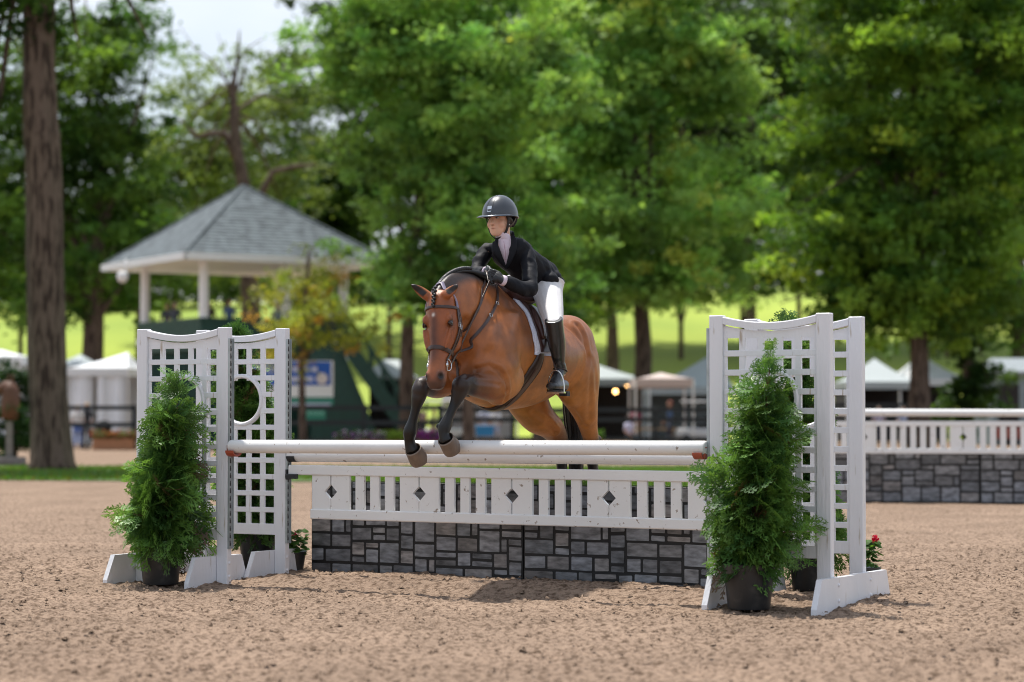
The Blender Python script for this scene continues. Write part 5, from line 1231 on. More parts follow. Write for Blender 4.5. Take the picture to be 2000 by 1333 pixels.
M['hoof'] = pmat('hoof_horn', (.19, .145, .115), .55, .2, 30, .2, 80, stretch=(1, 1, .3))
M['leather'] = pmat('brown_leather', (.038, .019, .014), .38, .2, 40, .15, 150)
M['steel'] = pmat('polished_steel', (.62, .62, .62), .18, .05, 10, metal=1)
hme.materials.append(M['coat'])
horse = putme('horse', hme); tag(horse, 'bay horse with black legs and a small white star, jumping over the poles', 'horse')
hbvh = BVHTree.FromPolygons([Vector(c) for c in hc], [tuple(p.vertices) for p in hme.polygons])
def hit(u, v, off=.004):
    o = Vector((0, 0, CH)); r = hbvh.ray_cast(o, ray(u, v))
    if r[0] is None:
        # nearest skin point to the sight line at the withers' depth
        q = P(u, v, 15.3); r = hbvh.find_nearest(q)
    n = r[1] if r[1].dot(ray(u, v)) < 0 else -r[1]
    return r[0]+n*off, n
def shoot(o, tgt, off=.004):
    o, tgt = Vector(o), Vector(tgt); r = hbvh.ray_cast(o, (tgt-o).normalized())
    if r[0] is None: r = hbvh.find_nearest(tgt)
    n = r[1]
    if n.dot(o-tgt) < 0: n = -n
    return r[0]+n*off, n
def ribbon(mb, pn, w, th=.004, closed=False, col=None):
    "pn: (point, normal) list; flat strap of width w lying on the normals"
    m = len(pn); vs = []; fs = []
    for i, (p, n) in enumerate(pn):
        a = pn[(i-1) % m if closed else max(i-1, 0)][0]; b = pn[(i+1) % m if closed else min(i+1, m-1)][0]; T = (b-a).normalized(); S = T.cross(n).normalized(); n2 = S.cross(T)
        ww = w[i] if hasattr(w, '__len__') else w
        for x, y in ((-.5, 0), (-.5, .8), (-.35, 1), (.35, 1), (.5, .8), (.5, 0)): vs.append(p+S*(ww*x)+n2*(th*y))
    for i in range(m if closed else m-1):
        j = (i+1) % m
        for k in range(6): fs.append((i*6+k, i*6+(k+1) % 6, j*6+(k+1) % 6, j*6+k))
    if not closed: fs += [tuple(range(6)), tuple(range(m*6-1, m*6-7, -1))]
    mb.add(vs, fs, 0, col)
def dens(pts, k=6):
    A = catmull([(Vector(p),) for p in pts], k); return [Vector(a) for a in A]
# eyes
for sg in (-1, 1):
    mb = MB(); mb.ell(HD(.213, -.044, sg*.087), (dh*.016, fh*.023, lh*.017), 14, 10); ey = put('eye', mb, pmat('eye_dark', (.012, .008, .006), .06, .1, 5, coat=.6), horse, smooth=True)
    for q_, nm_ in ((-1, 'upper_lid'), (1, 'lower_lid')):
        mb = MB(); mb.tube([HD(.213, -.044, sg*.0985)+dh*(q_*.0135*math.sin(a))+fh*(.026*math.cos(a))-lh*sg*(.010*abs(math.cos(a))) for a in np.linspace(.05, 3.09, 11)], [.0025+.0025*math.sin(a) for a in np.linspace(0, math.pi, 11)], 8); put(nm_, mb, pmat('lid', (.05, .022, .014), .45, .1, 20), ey, smooth=True)
# hooves
def hoof(c0, c1, r0, r1, fwd):
    "c0 coronet centre, c1 sole centre"
    c0, c1 = Vector(c0), Vector(c1); Z = (c1-c0).normalized(); X = Vector(fwd); X = (X-Z*X.dot(Z)).normalized(); Y = Z.cross(X); mb = MB(); n = 28; vs = []; fs = []
    prof = [(0, .95), (.05, 1.05), (.12, 1.0), (.85, 1.0), (1, .94)]; L = (c1-c0).length
    for t, k in prof:
        r = (r0+(r1-r0)*t)*k
        for j in range(n):
            a = 2*math.pi*j/n; x, y = math.cos(a), math.sin(a); heel = max(0, -x)
            # toe is longer than the heel
            zz = L*t*(1-.42*heel) ; vs.append(c0+Z*zz+X*(x*r*(1.0 if x > 0 else .80))+Y*(y*r*.95))
    for i in range(4):
        for j in range(n): fs.append((i*n+j, i*n+(j+1) % n, (i+1)*n+(j+1) % n, (i+1)*n+j))
    vs.append(c1-Z*L*.18); k = len(vs)-1
    for j in range(n): fs.append((k, 4*n+j, 4*n+(j+1) % n))
    mb.add(vs, fs); return mb
def hoofp(u0, v0, u1, v1, a, b, da, r0, r1, fwd):
    h = put('hoof', hoof(hp(u0, v0, a, b), hp(u1, v1, a+da, b), r0, r1, fwd), M['hoof'], horse, auto=50); return h
hoofp(871, 856, 886, 878, .775, .08, -.075, .057, .070, FW*.9-UP*.5-LW*.5)
hoofp(807, 876, 821, 899, .755, -.18, -.075, .057, .071, FW*.9-UP*.5-LW*.5)
for b, q in ((.19, LHk[-1]), (-.10, RHk[-1])):
    c0 = Vector(q)+Vector((0, 0, -.02)); c1 = c0+FW*.05; c1.z = .03; put('hoof', hoof(c0, c1, .048, .062, FW), M['hoof'], horse, auto=50)
# mane: plaited crest and forelock
mb = MB()
mp_ = dens([H(.02, .0, 1.985), H(.14, .01, 2.02), H(.28, .015, 2.05)], 5)
pn = [(hp(964, 548, .16, .04)), hp(945, 536, .25, .03), hp(925, 528, .34, .02), hp(905, 526, .43, .01), hp(888, 530, .51, 0), hp(872, 539, .58, -.01), hp(860, 551, .65, -.02), hp(853, 562, .71, -.03)]
pl = dens(pn, 5)
mb.tube([p-UP*.012 for p in pl], [.014+.010*math.sin(math.pi*min(1, i/10)) for i in range(len(pl))], 10)
rm = random.Random(4)
for i in range(12, len(pl)-1):
    p = pl[i]; T = (pl[i+1]-pl[i]).normalized(); mb.ell(p+UP*.004+LW*.004, (T*.013, LW*.016, UP*.014), 8, 6)
put('mane', mb, M['mane'], horse, smooth=True)
mb = MB(); fl = [HD(s, .016+.012*math.sin(s*9), -.004) for s in np.linspace(-.01, .115, 11)]
for i, p in enumerate(fl): mb.ell(p+lh*(.004*(-1)**i), (dh*.011, lh*(.017-.0007*i), fh*.012), 8, 6)
put('forelock', mb, M['mane'], horse, smooth=True)
# tail, hanging between and behind the hind legs
mb = MB(); rm = random.Random(3)
tp = [H(-1.19, 0, 1.66), H(-1.28, 0, 1.60), H(-1.36, .0, 1.40), hp(1120, 800, -1.42, .02), hp(1123, 850, -1.45, .02), hp(1126, 930, -1.46, .02), hp(1128, 990, -1.46, .02)]
tl = dens(tp, 4); rr_ = [.035, .04, .045, .05, .055, .06, .062, .066, .066, .068, .068, .066, .066, .064, .062, .06, .058, .055, .052, .048, .042, .036, .028, .02, .01][:len(tl)]
mb.tube(tl, rr_, 12)
for k in range(110):
    o = Vector((rm.gauss(0, 1), rm.gauss(0, 1), 0)).normalized(); ph = rm.uniform(.75, 1.12); e = rm.randint(len(tl)-7, len(tl)-1)
    mb.tube([tl[i]+o*rr_[i]*ph+Vector((rm.uniform(-.004, .004), 0, 0)) for i in range(2, e, 2)], .0028, 4)
put('tail', mb, M['mane'], horse, smooth=True)

# ------------------------------------------------------------------ saddlery
def polar(a, phi, off=.004, zc=1.56):
    "skin point round the barrel at station a; phi from the horse's left (0) up over the back (90)"
    d = LW*math.cos(R(phi))+UP*math.sin(R(phi)); c = H(a, 0, zc); return shoot(c+d*1.0, c, off)
def ab_of(p):
    q = p-WO; a = q.dot(FW); b = q.dot(LW); return a, math.degrees(math.atan2(p.z-1.56, b))
def patch(rows, th, mat, name, parent, smooth_=True, hard=None):
    "rows: grid of (point, normal): a padded sheet of thickness th"
    mb = MB(); n, m = len(rows), len(rows[0]); vs = []; fs = []
    for r in rows:
        for p, nn in r: vs.append(p)
    for i, r in enumerate(rows):
        for j, (p, nn) in enumerate(r):
            edge = i in (0, n-1) or j in (0, m-1); vs.append(p+nn*(th*(.35 if edge else 1)))
    N = n*m
    for i in range(n-1):
        for j in range(m-1):
            a = i*m+j; q = (a, a+1, a+m+1, a+m); fs.append(q[::-1]); fs.append(tuple(x+N for x in q))
    for i in range(n-1):
        for j in (0, m-1): a = i*m+j; fs.append((a, a+m, a+m+N, a+N))
    for j in range(m-1):
        for i in (0, n-1): a = i*m+j; fs.append((a, a+1, a+1+N, a+N))
    mb.add(vs, fs); return put(name, mb, mat, parent, smooth=smooth_)
# front edge of the pad read on the skin
fph, fa = [-8, 11, 30, 56], [-.02, -.012, -.050, -.135]
def front_a(phi): 
    q = phi if phi <= 90 else 180-phi
    return float(np.interp(q, fph+[90], fa+[-.145]))
ph0 = fph[0]
fleece = pmat('white_fleece', (.74, .75, .86), .95, .06, 30, 1.0, 160)
rows = []
for i in range(14):
    t = i/13; r = []
    for j in range(41):
        ph = ph0+(180-2*ph0)*j/40; a0 = front_a(ph); ln = .27+.30*max(0, math.sin(R(max(0, min(180, ph)))))
        r.append(polar(a0-ln*t, ph, .003))
    rows.append(r)
saddle_pad = patch(rows, .020, fleece, 'saddle_pad', None); tag(saddle_pad, 'white fleece saddle pad showing in front of and below the brown saddle', 'saddle pad')
saddle = thing('saddle', 'dark brown leather jumping saddle under the rider', 'saddle', H(-.3, 0, 1.9))
sl = pmat('saddle_leather', (.050, .018, .014), .36, .25, 14, .12, 90)
# flaps each side
for sg in (1, -1):
    rows = []
    for i in range(9):
        t = i/8; r = []
        for j in range(15):
            q = j/14; phq = ph0+4+(80-ph0-4)*q; ph = phq if sg > 0 else 180-phq
            a0 = front_a(phq)-.042+.016*math.sin(math.pi*q); ln = .30+.02*q
            r.append(polar(a0-ln*t, ph, .025))
        rows.append(r)
    patch(rows, .008, sl, 'flap', saddle)
    # padded knee roll along the front of the flap
    mb = MB(); pts = []
    for j in range(12):
        q = j/11; phq = ph0+18+(58-ph0-18)*q; ph = phq if sg > 0 else 180-phq; a0 = front_a(phq)-.078+.012*math.sin(math.pi*q); pts.append(polar(a0, ph, .040)[0])
    mb.tube(pts, [.012+.014*math.sin(math.pi*j/11) for j in range(12)], 10); put('knee_roll', mb, sl, saddle, smooth=True)
# seat
mb = MB(); ss = []
for a, zt, w in ((-.045, 2.00, .07), (-.08, 2.025, .095), (-.14, 1.985, .11), (-.22, 1.955, .13), (-.32, 1.95, .16), (-.42, 1.975, .175), (-.48, 2.015, .17), (-.52, 2.02, .13), (-.54, 1.99, .07)):
    ss.append((H(a, 0, zt-.055), LW*w, UP*.055, .3, 0))
loft(mb, ss, 24, 3); put('seat', mb, sl, saddle, smooth=True)
# girth
gpx = [(-.09, -8), (-.075, -20), (-.05, -36), (-.025, -54), (-.01, -76)]
ga = lambda ph: float(np.interp(-ph, [-x[1] for x in gpx]+[90], [x[0] for x in gpx]+[gpx[-1][0]+.02]))
rows = []; cen = []
for k in range(101):
    ph = gpx[0][1]+8-(2*(gpx[0][1]+8)+180)*k/100; q = ph if ph > -90 else -180-ph; w_ = .060+.070*min(1, min(k, 100-k)/14); a0 = ga(q)
    rows.append([polar(a0+w_*x, ph, .003) for x in (-.5, -.3, -.1, .1, .3, .5)]); cen.append(polar(a0, ph, .016))
patch(rows, .013, M['leather'], 'girth', saddle); pn = cen
mb = MB(); ribbon(mb, pn[14:44], .028, .003); put('girth_keeper', mb, sl, saddle, auto=40)
# ------------------------------------------------------------------ rider
rider = thing('person', 'rider in black show coat, white breeches and dark helmet, crouched over the jumping horse', 'person', H(-.25, 0, 1.95))
f2 = Vector((-.52, -.85, -.04)).normalized(); l2 = Vector((.85, -.52, .02)); l2 = (l2-f2*l2.dot(f2)).normalized(); u2 = f2.cross(l2); u2 = u2 if u2.z > 0 else -u2
HC = P(976.5, 427.5, 15.90)
def RH(f, l, z): return HC+f2*f+l2*l+u2*z
def arm_pts(): 
    Ls = [P(1021, 488, 15.92), P(1030, 502, 15.87), P(1034, 530, 15.80), P(1034, 563, 15.70), P(1012, 561, 15.62), P(984, 549, 15.56)]
    Rs = [P(954, 487, 16.03), P(945, 499, 16.01), P(936, 516, 15.96), P(931, 532, 15.90), P(939, 533, 15.82), P(950, 531, 15.72)]
    return Ls, Rs
Ls, Rs = arm_pts()
TS = [(P(1060, 549, 16.22), .130, .125), (P(1047, 536, 16.14), .128, .118), (P(1031, 521, 16.06), .118, .110), (P(1014, 507, 15.99), .125, .112), (P(1001, 496, 15.94), .142, .104), (P(992, 484, 15.91), .128, .080), (P(985, 474, 15.90), .062, .056)]
def torso(mb, grow, k0=0, k1=None):
    st = []; pts = [t[0] for t in TS]
    for i, (c, w, h) in enumerate(TS):
        T = (pts[min(i+1, 6)]-pts[max(i-1, 0)]).normalized(); U = (LW-T*LW.dot(T)).normalized(); V = T.cross(U); st.append((c, U*(w+grow), V*(h+grow), 0.1, .1))
    loft(mb, st[k0:k1], 24, 4)
hipL, hipR = P(1069, 567, 16.10), P(1016, 560, 16.28)
knL, anL, toL, heL = P(1083, 638, 15.70), P(1094, 720, 15.82), P(1074, 754, 15.64), P(1104, 757, 15.86)
def mir(p):
    q = p-WO; b = q.dot(LW); return p-LW*(2*b)
knR, anR, toR, heR = mir(knL), mir(anL), mir(toL), mir(heL)
# --- the one continuous body under the clothes
rb = MB()
hs = [(-.116, .048, .018, .020), (-.106, .042, .035, .044), (-.085, .030, .0525, .062), (-.055, .014, .0645, .078), (-.02, .004, .067, .087), (.02, .0, .071, .093), (.06, -.006, .071, .094), (.095, -.010, .058, .078), (.118, -.012, .03, .04)]
loft(rb, [(RH(f, 0, z), l2*w, f2*d, .12, .0) for z, f, w, d in hs], 28, 4)
limb(rb, [(RH(.080, 0, .004), .0085), (RH(.094, 0, -.018), .0115), (RH(.103, 0, -.036), .0145, .0125), (RH(.092, 0, -.046), .011)], l2, 12, 3)
for sg in (-1, 1):
    ball(rb, RH(.094, sg*.010, -.040), .0075); ball(rb, RH(.053, sg*.032, -.038), 0, (f2*.027, l2*.032, u2*.036)); ball(rb, RH(.078, sg*.028, .018), 0, (f2*.012, l2*.022, u2*.008))
    ball(rb, RH(-.005, sg*.072, -.015), 0, (f2*.018, l2*.010, u2*.028))
ball(rb, RH(.079, 0, -.064), 0, (f2*.016, l2*.024, u2*.0065)); ball(rb, RH(.077, 0, -.074), 0, (f2*.016, l2*.020, u2*.007)); ball(rb, RH(.062, 0, -.100), 0, (f2*.026, l2*.024, u2*.018))
limb(rb, [(RH(-.015, 0, -.04), .056, .058), (P(982, 462, 15.93), .050, .050), (P(986, 480, 15.94), .054, .052)], l2)
torso(rb, -.014)
limb(rb, [(Ls[0], .045)]+[(p, r) for p, r in zip(Ls[1:], (.046, .040, .037, .034, .026))], LW); limb(rb, [(Rs[0], .040)]+[(p, r) for p, r in zip(Rs[1:], (.044, .038, .035, .032, .026))], LW)
for h_, k_, a_2, t_, e_ in ((hipL, knL, anL, toL, heL), (hipR, knR, anR, toR, heR)):
    limb(rb, [(h_+UP*.04, .085), (h_, .082), (h_.lerp(k_, .5), .070), (k_, .052), (k_.lerp(a_2, .35), .050), (a_2, .034), (a_2-UP*.05, .034)], LW)
    limb(rb, [(e_+UP*.015, .022), (a_2.lerp(t_, .5)-UP*.05, .022), (t_-(t_-e_)*.12, .015)], LW)
rme = merge(rb, .0040, 6, .5, 'body'); rc = co_of(rme)
zf = (rc-np.array(HC))@np.array(u2); ff = (rc-np.array(HC))@np.array(f2); lf = (rc-np.array(HC))@np.array(l2)
for sg in (-1, 1): rc = dent(rc, RH(.085, sg*.029, .0), .011, .010, -f2)
set_co(rme, rc)
sk = np.array((.74, .44, .31)); col = np.tile(sk, (len(rc), 1)); hd_ = ((ff > 0) & (zf > -.13) & (zf < .12) & (np.abs(lf) < .09)).astype(float)
col = mixc(col, (.50, .16, .12), hd_*np.exp(-((zf+.067)/.006)**2-(lf/.016)**2)*(ff > .06)*.6)
col = mixc(col, (.18, .05, .04), hd_*np.exp(-((zf+.0675)/.0018)**2-(lf/.014)**2)*(ff > .06)*.7)
for sg in (-1, 1):
    col = mixc(col, (.09, .045, .03), hd_*np.exp(-((zf-.020)/.0042)**2-((lf-sg*.030)/.016)**2)*(ff > .05)*.85)
    col = mixc(col, (.26, .11, .075), hd_*np.exp(-((zf-.002)/.011)**2-((lf-sg*.029)/.017)**2)*(ff > .05)*.7)
    col = mixc(col, (.55, .20, .14), hd_*gauss(rc, RH(.075, sg*.042, -.034), .018)*.2)
    col = mixc(col, (.15, .05, .04), gauss(rc, RH(.104, sg*.007, -.045), .0045)*.8)
col = mixc(col, (.022, .013, .010), ((zf > -.045) & (ff < .008) & (zf < .2) & (np.abs(lf) < .12)).astype(float)*(1.0)*(zf > -.04+ff*1.2))
set_col(rme, col)
M['skin'] = pmat('skin', (1, 1, 1), .45, .04, 20, spec=.4, attr=True)
M['skin'].node_tree.nodes['Principled BSDF'].inputs['Subsurface Weight'].default_value = .12
M['skin'].node_tree.nodes['Principled BSDF'].inputs['Subsurface Radius'].default_value = (.012, .005, .003); 
rme.materials.append(M['skin']); putme('body', rme, rider)
ew = pmat('eye_white', (.55, .5, .47), .15, .02); ei = pmat('iris_brown', (.05, .022, .012), .1, .1)
for sg in (-1, 1):
    mb = MB(); c = RH(.0795, sg*.029, .001); mb.ell(c, (f2*.0100, l2*.0125, u2*.0058), 14, 10); e = put('eye', mb, ew, rider, smooth=True)
    mb = MB(); mb.ell(c+f2*.0062+l2*.001, (f2*.0046, l2*.0056, u2*.0052), 12, 8); put('iris', mb, ei, e, smooth=True)
    mb = MB(); mb.tube([c+f2*.006+l2*x+u2*(.0062-abs(x)*.18) for x in (-.013, -.006, 0, .006, .013)], .0014, 5); put('eyelash', mb, M['mane'], e)
# hair under the helmet
mb = MB()
for sg in (-1, 1): loft(mb, [(RH(.030, sg*.068, .035), f2*.022, l2*.010), (RH(.012, sg*.073, .01), f2*.028, l2*.011), (RH(-.014, sg*.071, -.02), f2*.030, l2*.013), (RH(-.045, sg*.055, -.045), f2*.022, l2*.015)], 14, 3)
mb.ell(RH(-.062, 0, -.035), (f2*.042, l2*.052, u2*.036), 16, 10); put('hair', mb, pmat('dark_hair', (.022, .013, .010), .4, .3, 80, .3, 200, stretch=(1, 1, .2)), rider, smooth=True)
# --- helmet
hm = pmat('helmet_shell', (.040, .045, .055), .33, .08, 200, .10, 900, coat=.35); trim = pmat('helmet_trim', (.10, .115, .14), .22, .05, 50, metal=.5)
helm = bpy.data.objects.new('helmet', None)
def shell_pt(th, ph, k=1.0):
    x, y, z = math.cos(ph)*math.cos(th), math.cos(ph)*math.sin(th), math.sin(ph)
    return RH((.137*x-.004)*1*k if x > 0 else (.139*x-.004)*k, .112*y*k, .022+.134*z*k-.012*max(0, -x)*(1-z))
mb = MB(); n, m = 48, 16; vs = []; fs = []
for i in range(m):
    ph = R(-3)+(R(90)-R(-3))*i/m
    for j in range(n): vs.append(shell_pt(2*math.pi*j/n, ph))
vs.append(shell_pt(0, math.pi/2))
for i in range(m-1):
    for j in range(n): fs.append((i*n+j, i*n+(j+1) % n, (i+1)*n+(j+1) % n, (i+1)*n+j))
for j in range(n): fs.append(((m-1)*n+j, (m-1)*n+(j+1) % n, m*n))
mb.add(vs, fs); helm = put('helmet', mb, hm, rider, smooth=True)
mb = MB(); mb.tube([shell_pt(2*math.pi*j/48, R(-4), 1.005) for j in range(49)], .0045, 8, cap=False); put('rim', mb, trim, helm, smooth=True)
mb = MB(); vs = []; fs = []; nb = 28      # peak
for i in range(nb+1):
    th = R(-78)+R(156)*i/nb; c = math.cos(th*90/78*.98); out_ = .058*max(0, math.cos(R(-90)+R(180)*i/nb))**.75; b0 = shell_pt(th, R(-2), .99); dr = (b0-RH(0, 0, .02)); dr -= u2*dr.dot(u2); dr.normalize(); b1 = b0+dr*out_-u2*(out_*.16+.002)
    bm_ = b0.lerp(b1, .5)+u2*.004; vs += [b0+u2*.003, bm_+u2*.003, b1+u2*.0015, b1-u2*.0015, bm_-u2*.003, b0-u2*.003]
for i in range(nb):
    for k in range(6): fs.append((i*6+k, i*6+(k+1) % 6, i*6+6+(k+1) % 6, i*6+6+k))
mb.add(vs, fs); put('peak', mb, trim, helm, smooth=True)
mb = MB()      # centre stripe and badge
for sg in (-1, 1): mb.tube([shell_pt(sg*R(11+ph*.04), R(ph), 1.003) for ph in range(24, 80, 4)], .0012, 5)
mb.tube([shell_pt(sg, R(26), 1.003) for sg in np.linspace(R(-11), R(11), 7)], .0012, 5); put('stripe_seam', mb, M['slot'], helm)
mb = MB(); q = [(-9.5, 25), (9.5, 25), (7, 8), (-7, 8)]; vs = [shell_pt(R(a), R(b), 1.002) for a, b in q]+[shell_pt(R(a), R(b), 1.022) for a, b in q]; mb.add(vs, [(4, 5, 6, 7), (0, 1, 5, 4), (1, 2, 6, 5), (2, 3, 7, 6), (3, 0, 4, 7)]); bd = put('badge', mb, M['steel'], helm)
mb = MB(); q = [(-6.5, 15), (6.5, 15), (5.2, 11), (-5.2, 11)]; vs = [shell_pt(R(a), R(b), 1.020) for a, b in q]+[shell_pt(R(a), R(b), 1.027) for a, b in q]; mb.add(vs, [(4, 5, 6, 7), (0, 1, 5, 4), (1, 2, 6, 5), (2, 3, 7, 6), (3, 0, 4, 7)]); put('badge_vent', mb, M['slot'], bd)
blk = pmat('strap_black', (.012, .011, .012), .6, .2, 60)
def strap3(pts, w, th, name, mat, par, ctr):
    pp = dens(pts, 5); pn = []
    for p in pp: n = (p-ctr); n.normalize(); pn.append((p, n))
    mb = MB(); ribbon(mb, pn, w, th); return put(name, mb, mat, par, smooth=False)
for sg in (-1, 1):
    strap3([RH(.034, sg*.083, .02), RH(.028, sg*.081, -.015), RH(.026, sg*.073, -.055), RH(.030, sg*.058, -.092), RH(.038, sg*.030, -.122), RH(.042, 0, -.131)], .017, .005, 'chin_strap', blk, helm, RH(0, 0, -.03))
    strap3([RH(-.060, sg*.088, .01), RH(-.040, sg*.086, -.02), RH(-.010, sg*.082, -.045), RH(.026, sg*.074, -.056)], .014, .004, 'harness_strap', pmat('strap_brown', (.05, .03, .022), .5, .2, 60), helm, RH(0, 0, -.03))
    mb = MB(); mb.ell(RH(.020, sg*.083, -.045), (f2*.0045, l2*.003, u2*.0045)); put('snap', mb, M['steel'], helm, smooth=True)
mb = MB(); loft(mb, [(RH(-.10, 0, .01), l2*.075, f2*.020), (RH(-.10, 0, -.02), l2*.070, f2*.020), (RH(-.088, 0, -.055), l2*.05, f2*.018)], 18, 3); put('neck_harness', mb, blk, helm, smooth=True)

# --- clothes
cloth = pmat('black_coat', (.0065, .0070, .0105), .66, .15, 18, .5, 22, sheen=.0, spec=.22)
jb = MB(); torso(jb, .006)
limb(jb, [(P(1008, 488, 15.94), .05), (Ls[0], .055, .055), (Ls[1], .056), (Ls[2], .051), (Ls[2].lerp(Ls[3], .6), .048), (Ls[3]+Vector((.01, 0, -.005)), .050), (Ls[4], .047), (Ls[4].lerp(Ls[5], .6), .041), (Ls[5], .037)], LW)
limb(jb, [(P(972, 484, 15.98), .045), (Rs[0], .050), (Rs[1], .052), (Rs[2], .049), (Rs[3], .044), (Rs[4], .040), (Rs[5], .036)], LW)
# skirt of the coat over the seat
t0 = TS[0]; bk = (TS[0][0]-TS[1][0]).normalized()
U_ = LW; dwn = Vector((.12, .28, -.95)).normalized(); V_ = dwn.cross(U_)
loft(jb, [(P(1054, 540, 16.18), U_*.125, V_*.12), (P(1060, 549, 16.22), U_*.142, V_*.145), (P(1061, 557, 16.22), U_*.135, V_*.135), (P(1060, 562, 16.21), U_*.10, V_*.09)], 26, 3)
ball(jb, P(1052, 556, 16.08), .062); ball(jb, P(1072, 546, 16.06), 0, (LW*.065, FW*.065, UP*.06)); ball(jb, P(1084, 541, 16.12), 0, (LW*.045, FW*.05, UP*.045))
# lapels and folds
limb(jb, [(P(966, 472, 15.86), .016, .010), (P(966, 492, 15.83), .022, .010), (P(978, 512, 15.86), .018, .010), (P(987, 524, 15.90), .008, .008)], LW)
limb(jb, [(P(1003, 465, 15.86), .016, .010), (P(1006, 490, 15.82), .024, .010), (P(998, 512, 15.86), .018, .010), (P(989, 526, 15.90), .008, .008)], LW)
limb(jb, [(P(1002, 458, 15.97), .018, .012), (P(998, 456, 16.03), .022, .014), (P(984, 459, 16.06), .022, .014), (P(968, 464, 16.02), .016, .012)], UP)
jme = merge(jb, .0058, 5, .5, 'jacket'); jc = co_of(jme)
nz = vnoise(jc[:, 0]*16+jc[:, 1]*9, jc[:, 2]*22+jc[:, 1]*13, 5); nz2 = vnoise(jc[:, 0]*34+jc[:, 2]*21, jc[:, 1]*34, 6)
nrm = np.empty(len(jme.vertices)*3, np.float32); jme.vertices.foreach_get('normal', nrm); nrm = nrm.reshape(-1, 3)
nk = np.clip(np.linalg.norm(jc-np.array(P(985, 478, 15.88)), axis=1)/.16-.5, 0, 1); jc = jc+nrm*(((nz-.5)*.012+(nz2-.5)*.005)*nk)[:, None]; set_co(jme, jc)
jme.materials.append(cloth); jacket = putme('jacket', jme, rider)
for pts_, ws in ((((1001, 461, 15.835), (1004, 474, 15.80), (1002, 490, 15.79), (996, 508, 15.80), (989, 524, 15.83)), (.026, .040, .046, .034, .010)), (((971, 468, 15.85), (969, 480, 15.815), (973, 495, 15.80), (981, 510, 15.81), (988, 524, 15.83)), (.020, .032, .036, .026, .010))):
    pp_ = dens([P(*q) for q in pts_], 4); wv = np.interp(np.linspace(0, 4, len(pp_)), range(5), ws); mb = MB(); ribbon(mb, [(p, Vector((-.3, -.93, .2))) for p in pp_], list(wv), .007); put('lapel', mb, cloth, jacket, auto=40)
mb = MB(); p = P(1001, 541, 15.93); mb.ell(p, (LW*.006, UP*.006, FW*.004)); put('button', mb, blk, jacket, smooth=True)
# shirt front and stock collar
shirt = pmat('pale_pink_shirt', (.70, .58, .66), .7, .05, 60, .2, 120)
mb = MB(); loft(mb, [(P(987, 474, 15.90), LW*.056, Vector((-.3, -.9, .2))*.052), (P(984.5, 467, 15.89), LW*.052, Vector((-.3, -.9, .2))*.050), (P(981, 459, 15.89), LW*.0505, Vector((-.3, -.9, .25))*.0505)], 24, 3); col_ = put('collar', mb, shirt, rider, smooth=True)
mb = MB(); g = [((972, 468, 15.865), (1000, 461, 15.855)), ((974, 480, 15.835), (999, 478, 15.825)), ((979, 495, 15.835), (996, 495, 15.83)), ((984, 508, 15.845), (993, 509, 15.845)), ((987, 519, 15.865), (990, 519, 15.865))]
vs = []; fs = []
for (a, b) in g:
    pa, pb = P(*a), P(*b)
    for k in range(5): vs.append(pa.lerp(pb, k/4)+Vector((-.3, -.95, 0))*(.010*math.sin(math.pi*k/4)))
for i in range(4):
    for k in range(4): fs.append((i*5+k, i*5+k+1, i*5+6+k, i*5+5+k))
mb.add(vs, fs); mb.add([Vector(v)+Vector((.01, .03, 0)) for v in vs], [f[::-1] for f in fs]); put('shirt_front', mb, shirt, rider, smooth=True)
mb = MB(); mb.tube([P(984, 472, 15.815), P(986.5, 490, 15.80), P(988, 508, 15.815)], .0016, 5); put('placket', mb, pmat('placket', (.35, .18, .24), .7), rider)
# cuffs
mb = MB(); dW = (Ls[5]-Ls[4]).normalized(); mb.tube([Ls[5]-dW*.005, Ls[5]+dW*.020], [.036, .034], 18); put('cuff', mb, shirt, rider, smooth=True)
mb = MB(); dW2 = (Rs[5]-Rs[4]).normalized(); mb.tube([Rs[5]-dW2*.005, Rs[5]+dW2*.015], [.034, .032], 18); put('cuff', mb, shirt, rider, smooth=True)
# breeches
br = pmat('white_breeches', (.72, .70, .70), .75, .04, 20, .25, 60)
bb = MB()
limb(bb, [(hipL+UP*.07-FW*.02, .110, .12), (hipL, .104, .108), (hipL.lerp(knL, .3), .092), (hipL.lerp(knL, .6), .080), (hipL.lerp(knL, .85), .066), (knL, .059), (knL.lerp(anL, .12), .054)], LW)
limb(bb, [(hipR+UP*.07, .10), (hipR, .10), (hipR.lerp(knR, .5), .082), (knR, .059), (knR.lerp(anR, .12), .054)], LW)
ball(bb, P(1048, 556, 16.22), 0, (LW*.115, FW*.10, UP*.10))
bme = merge(bb, .006, 5, .5, 'breeches'); bme.materials.append(br); putme('breeches', bme, rider)
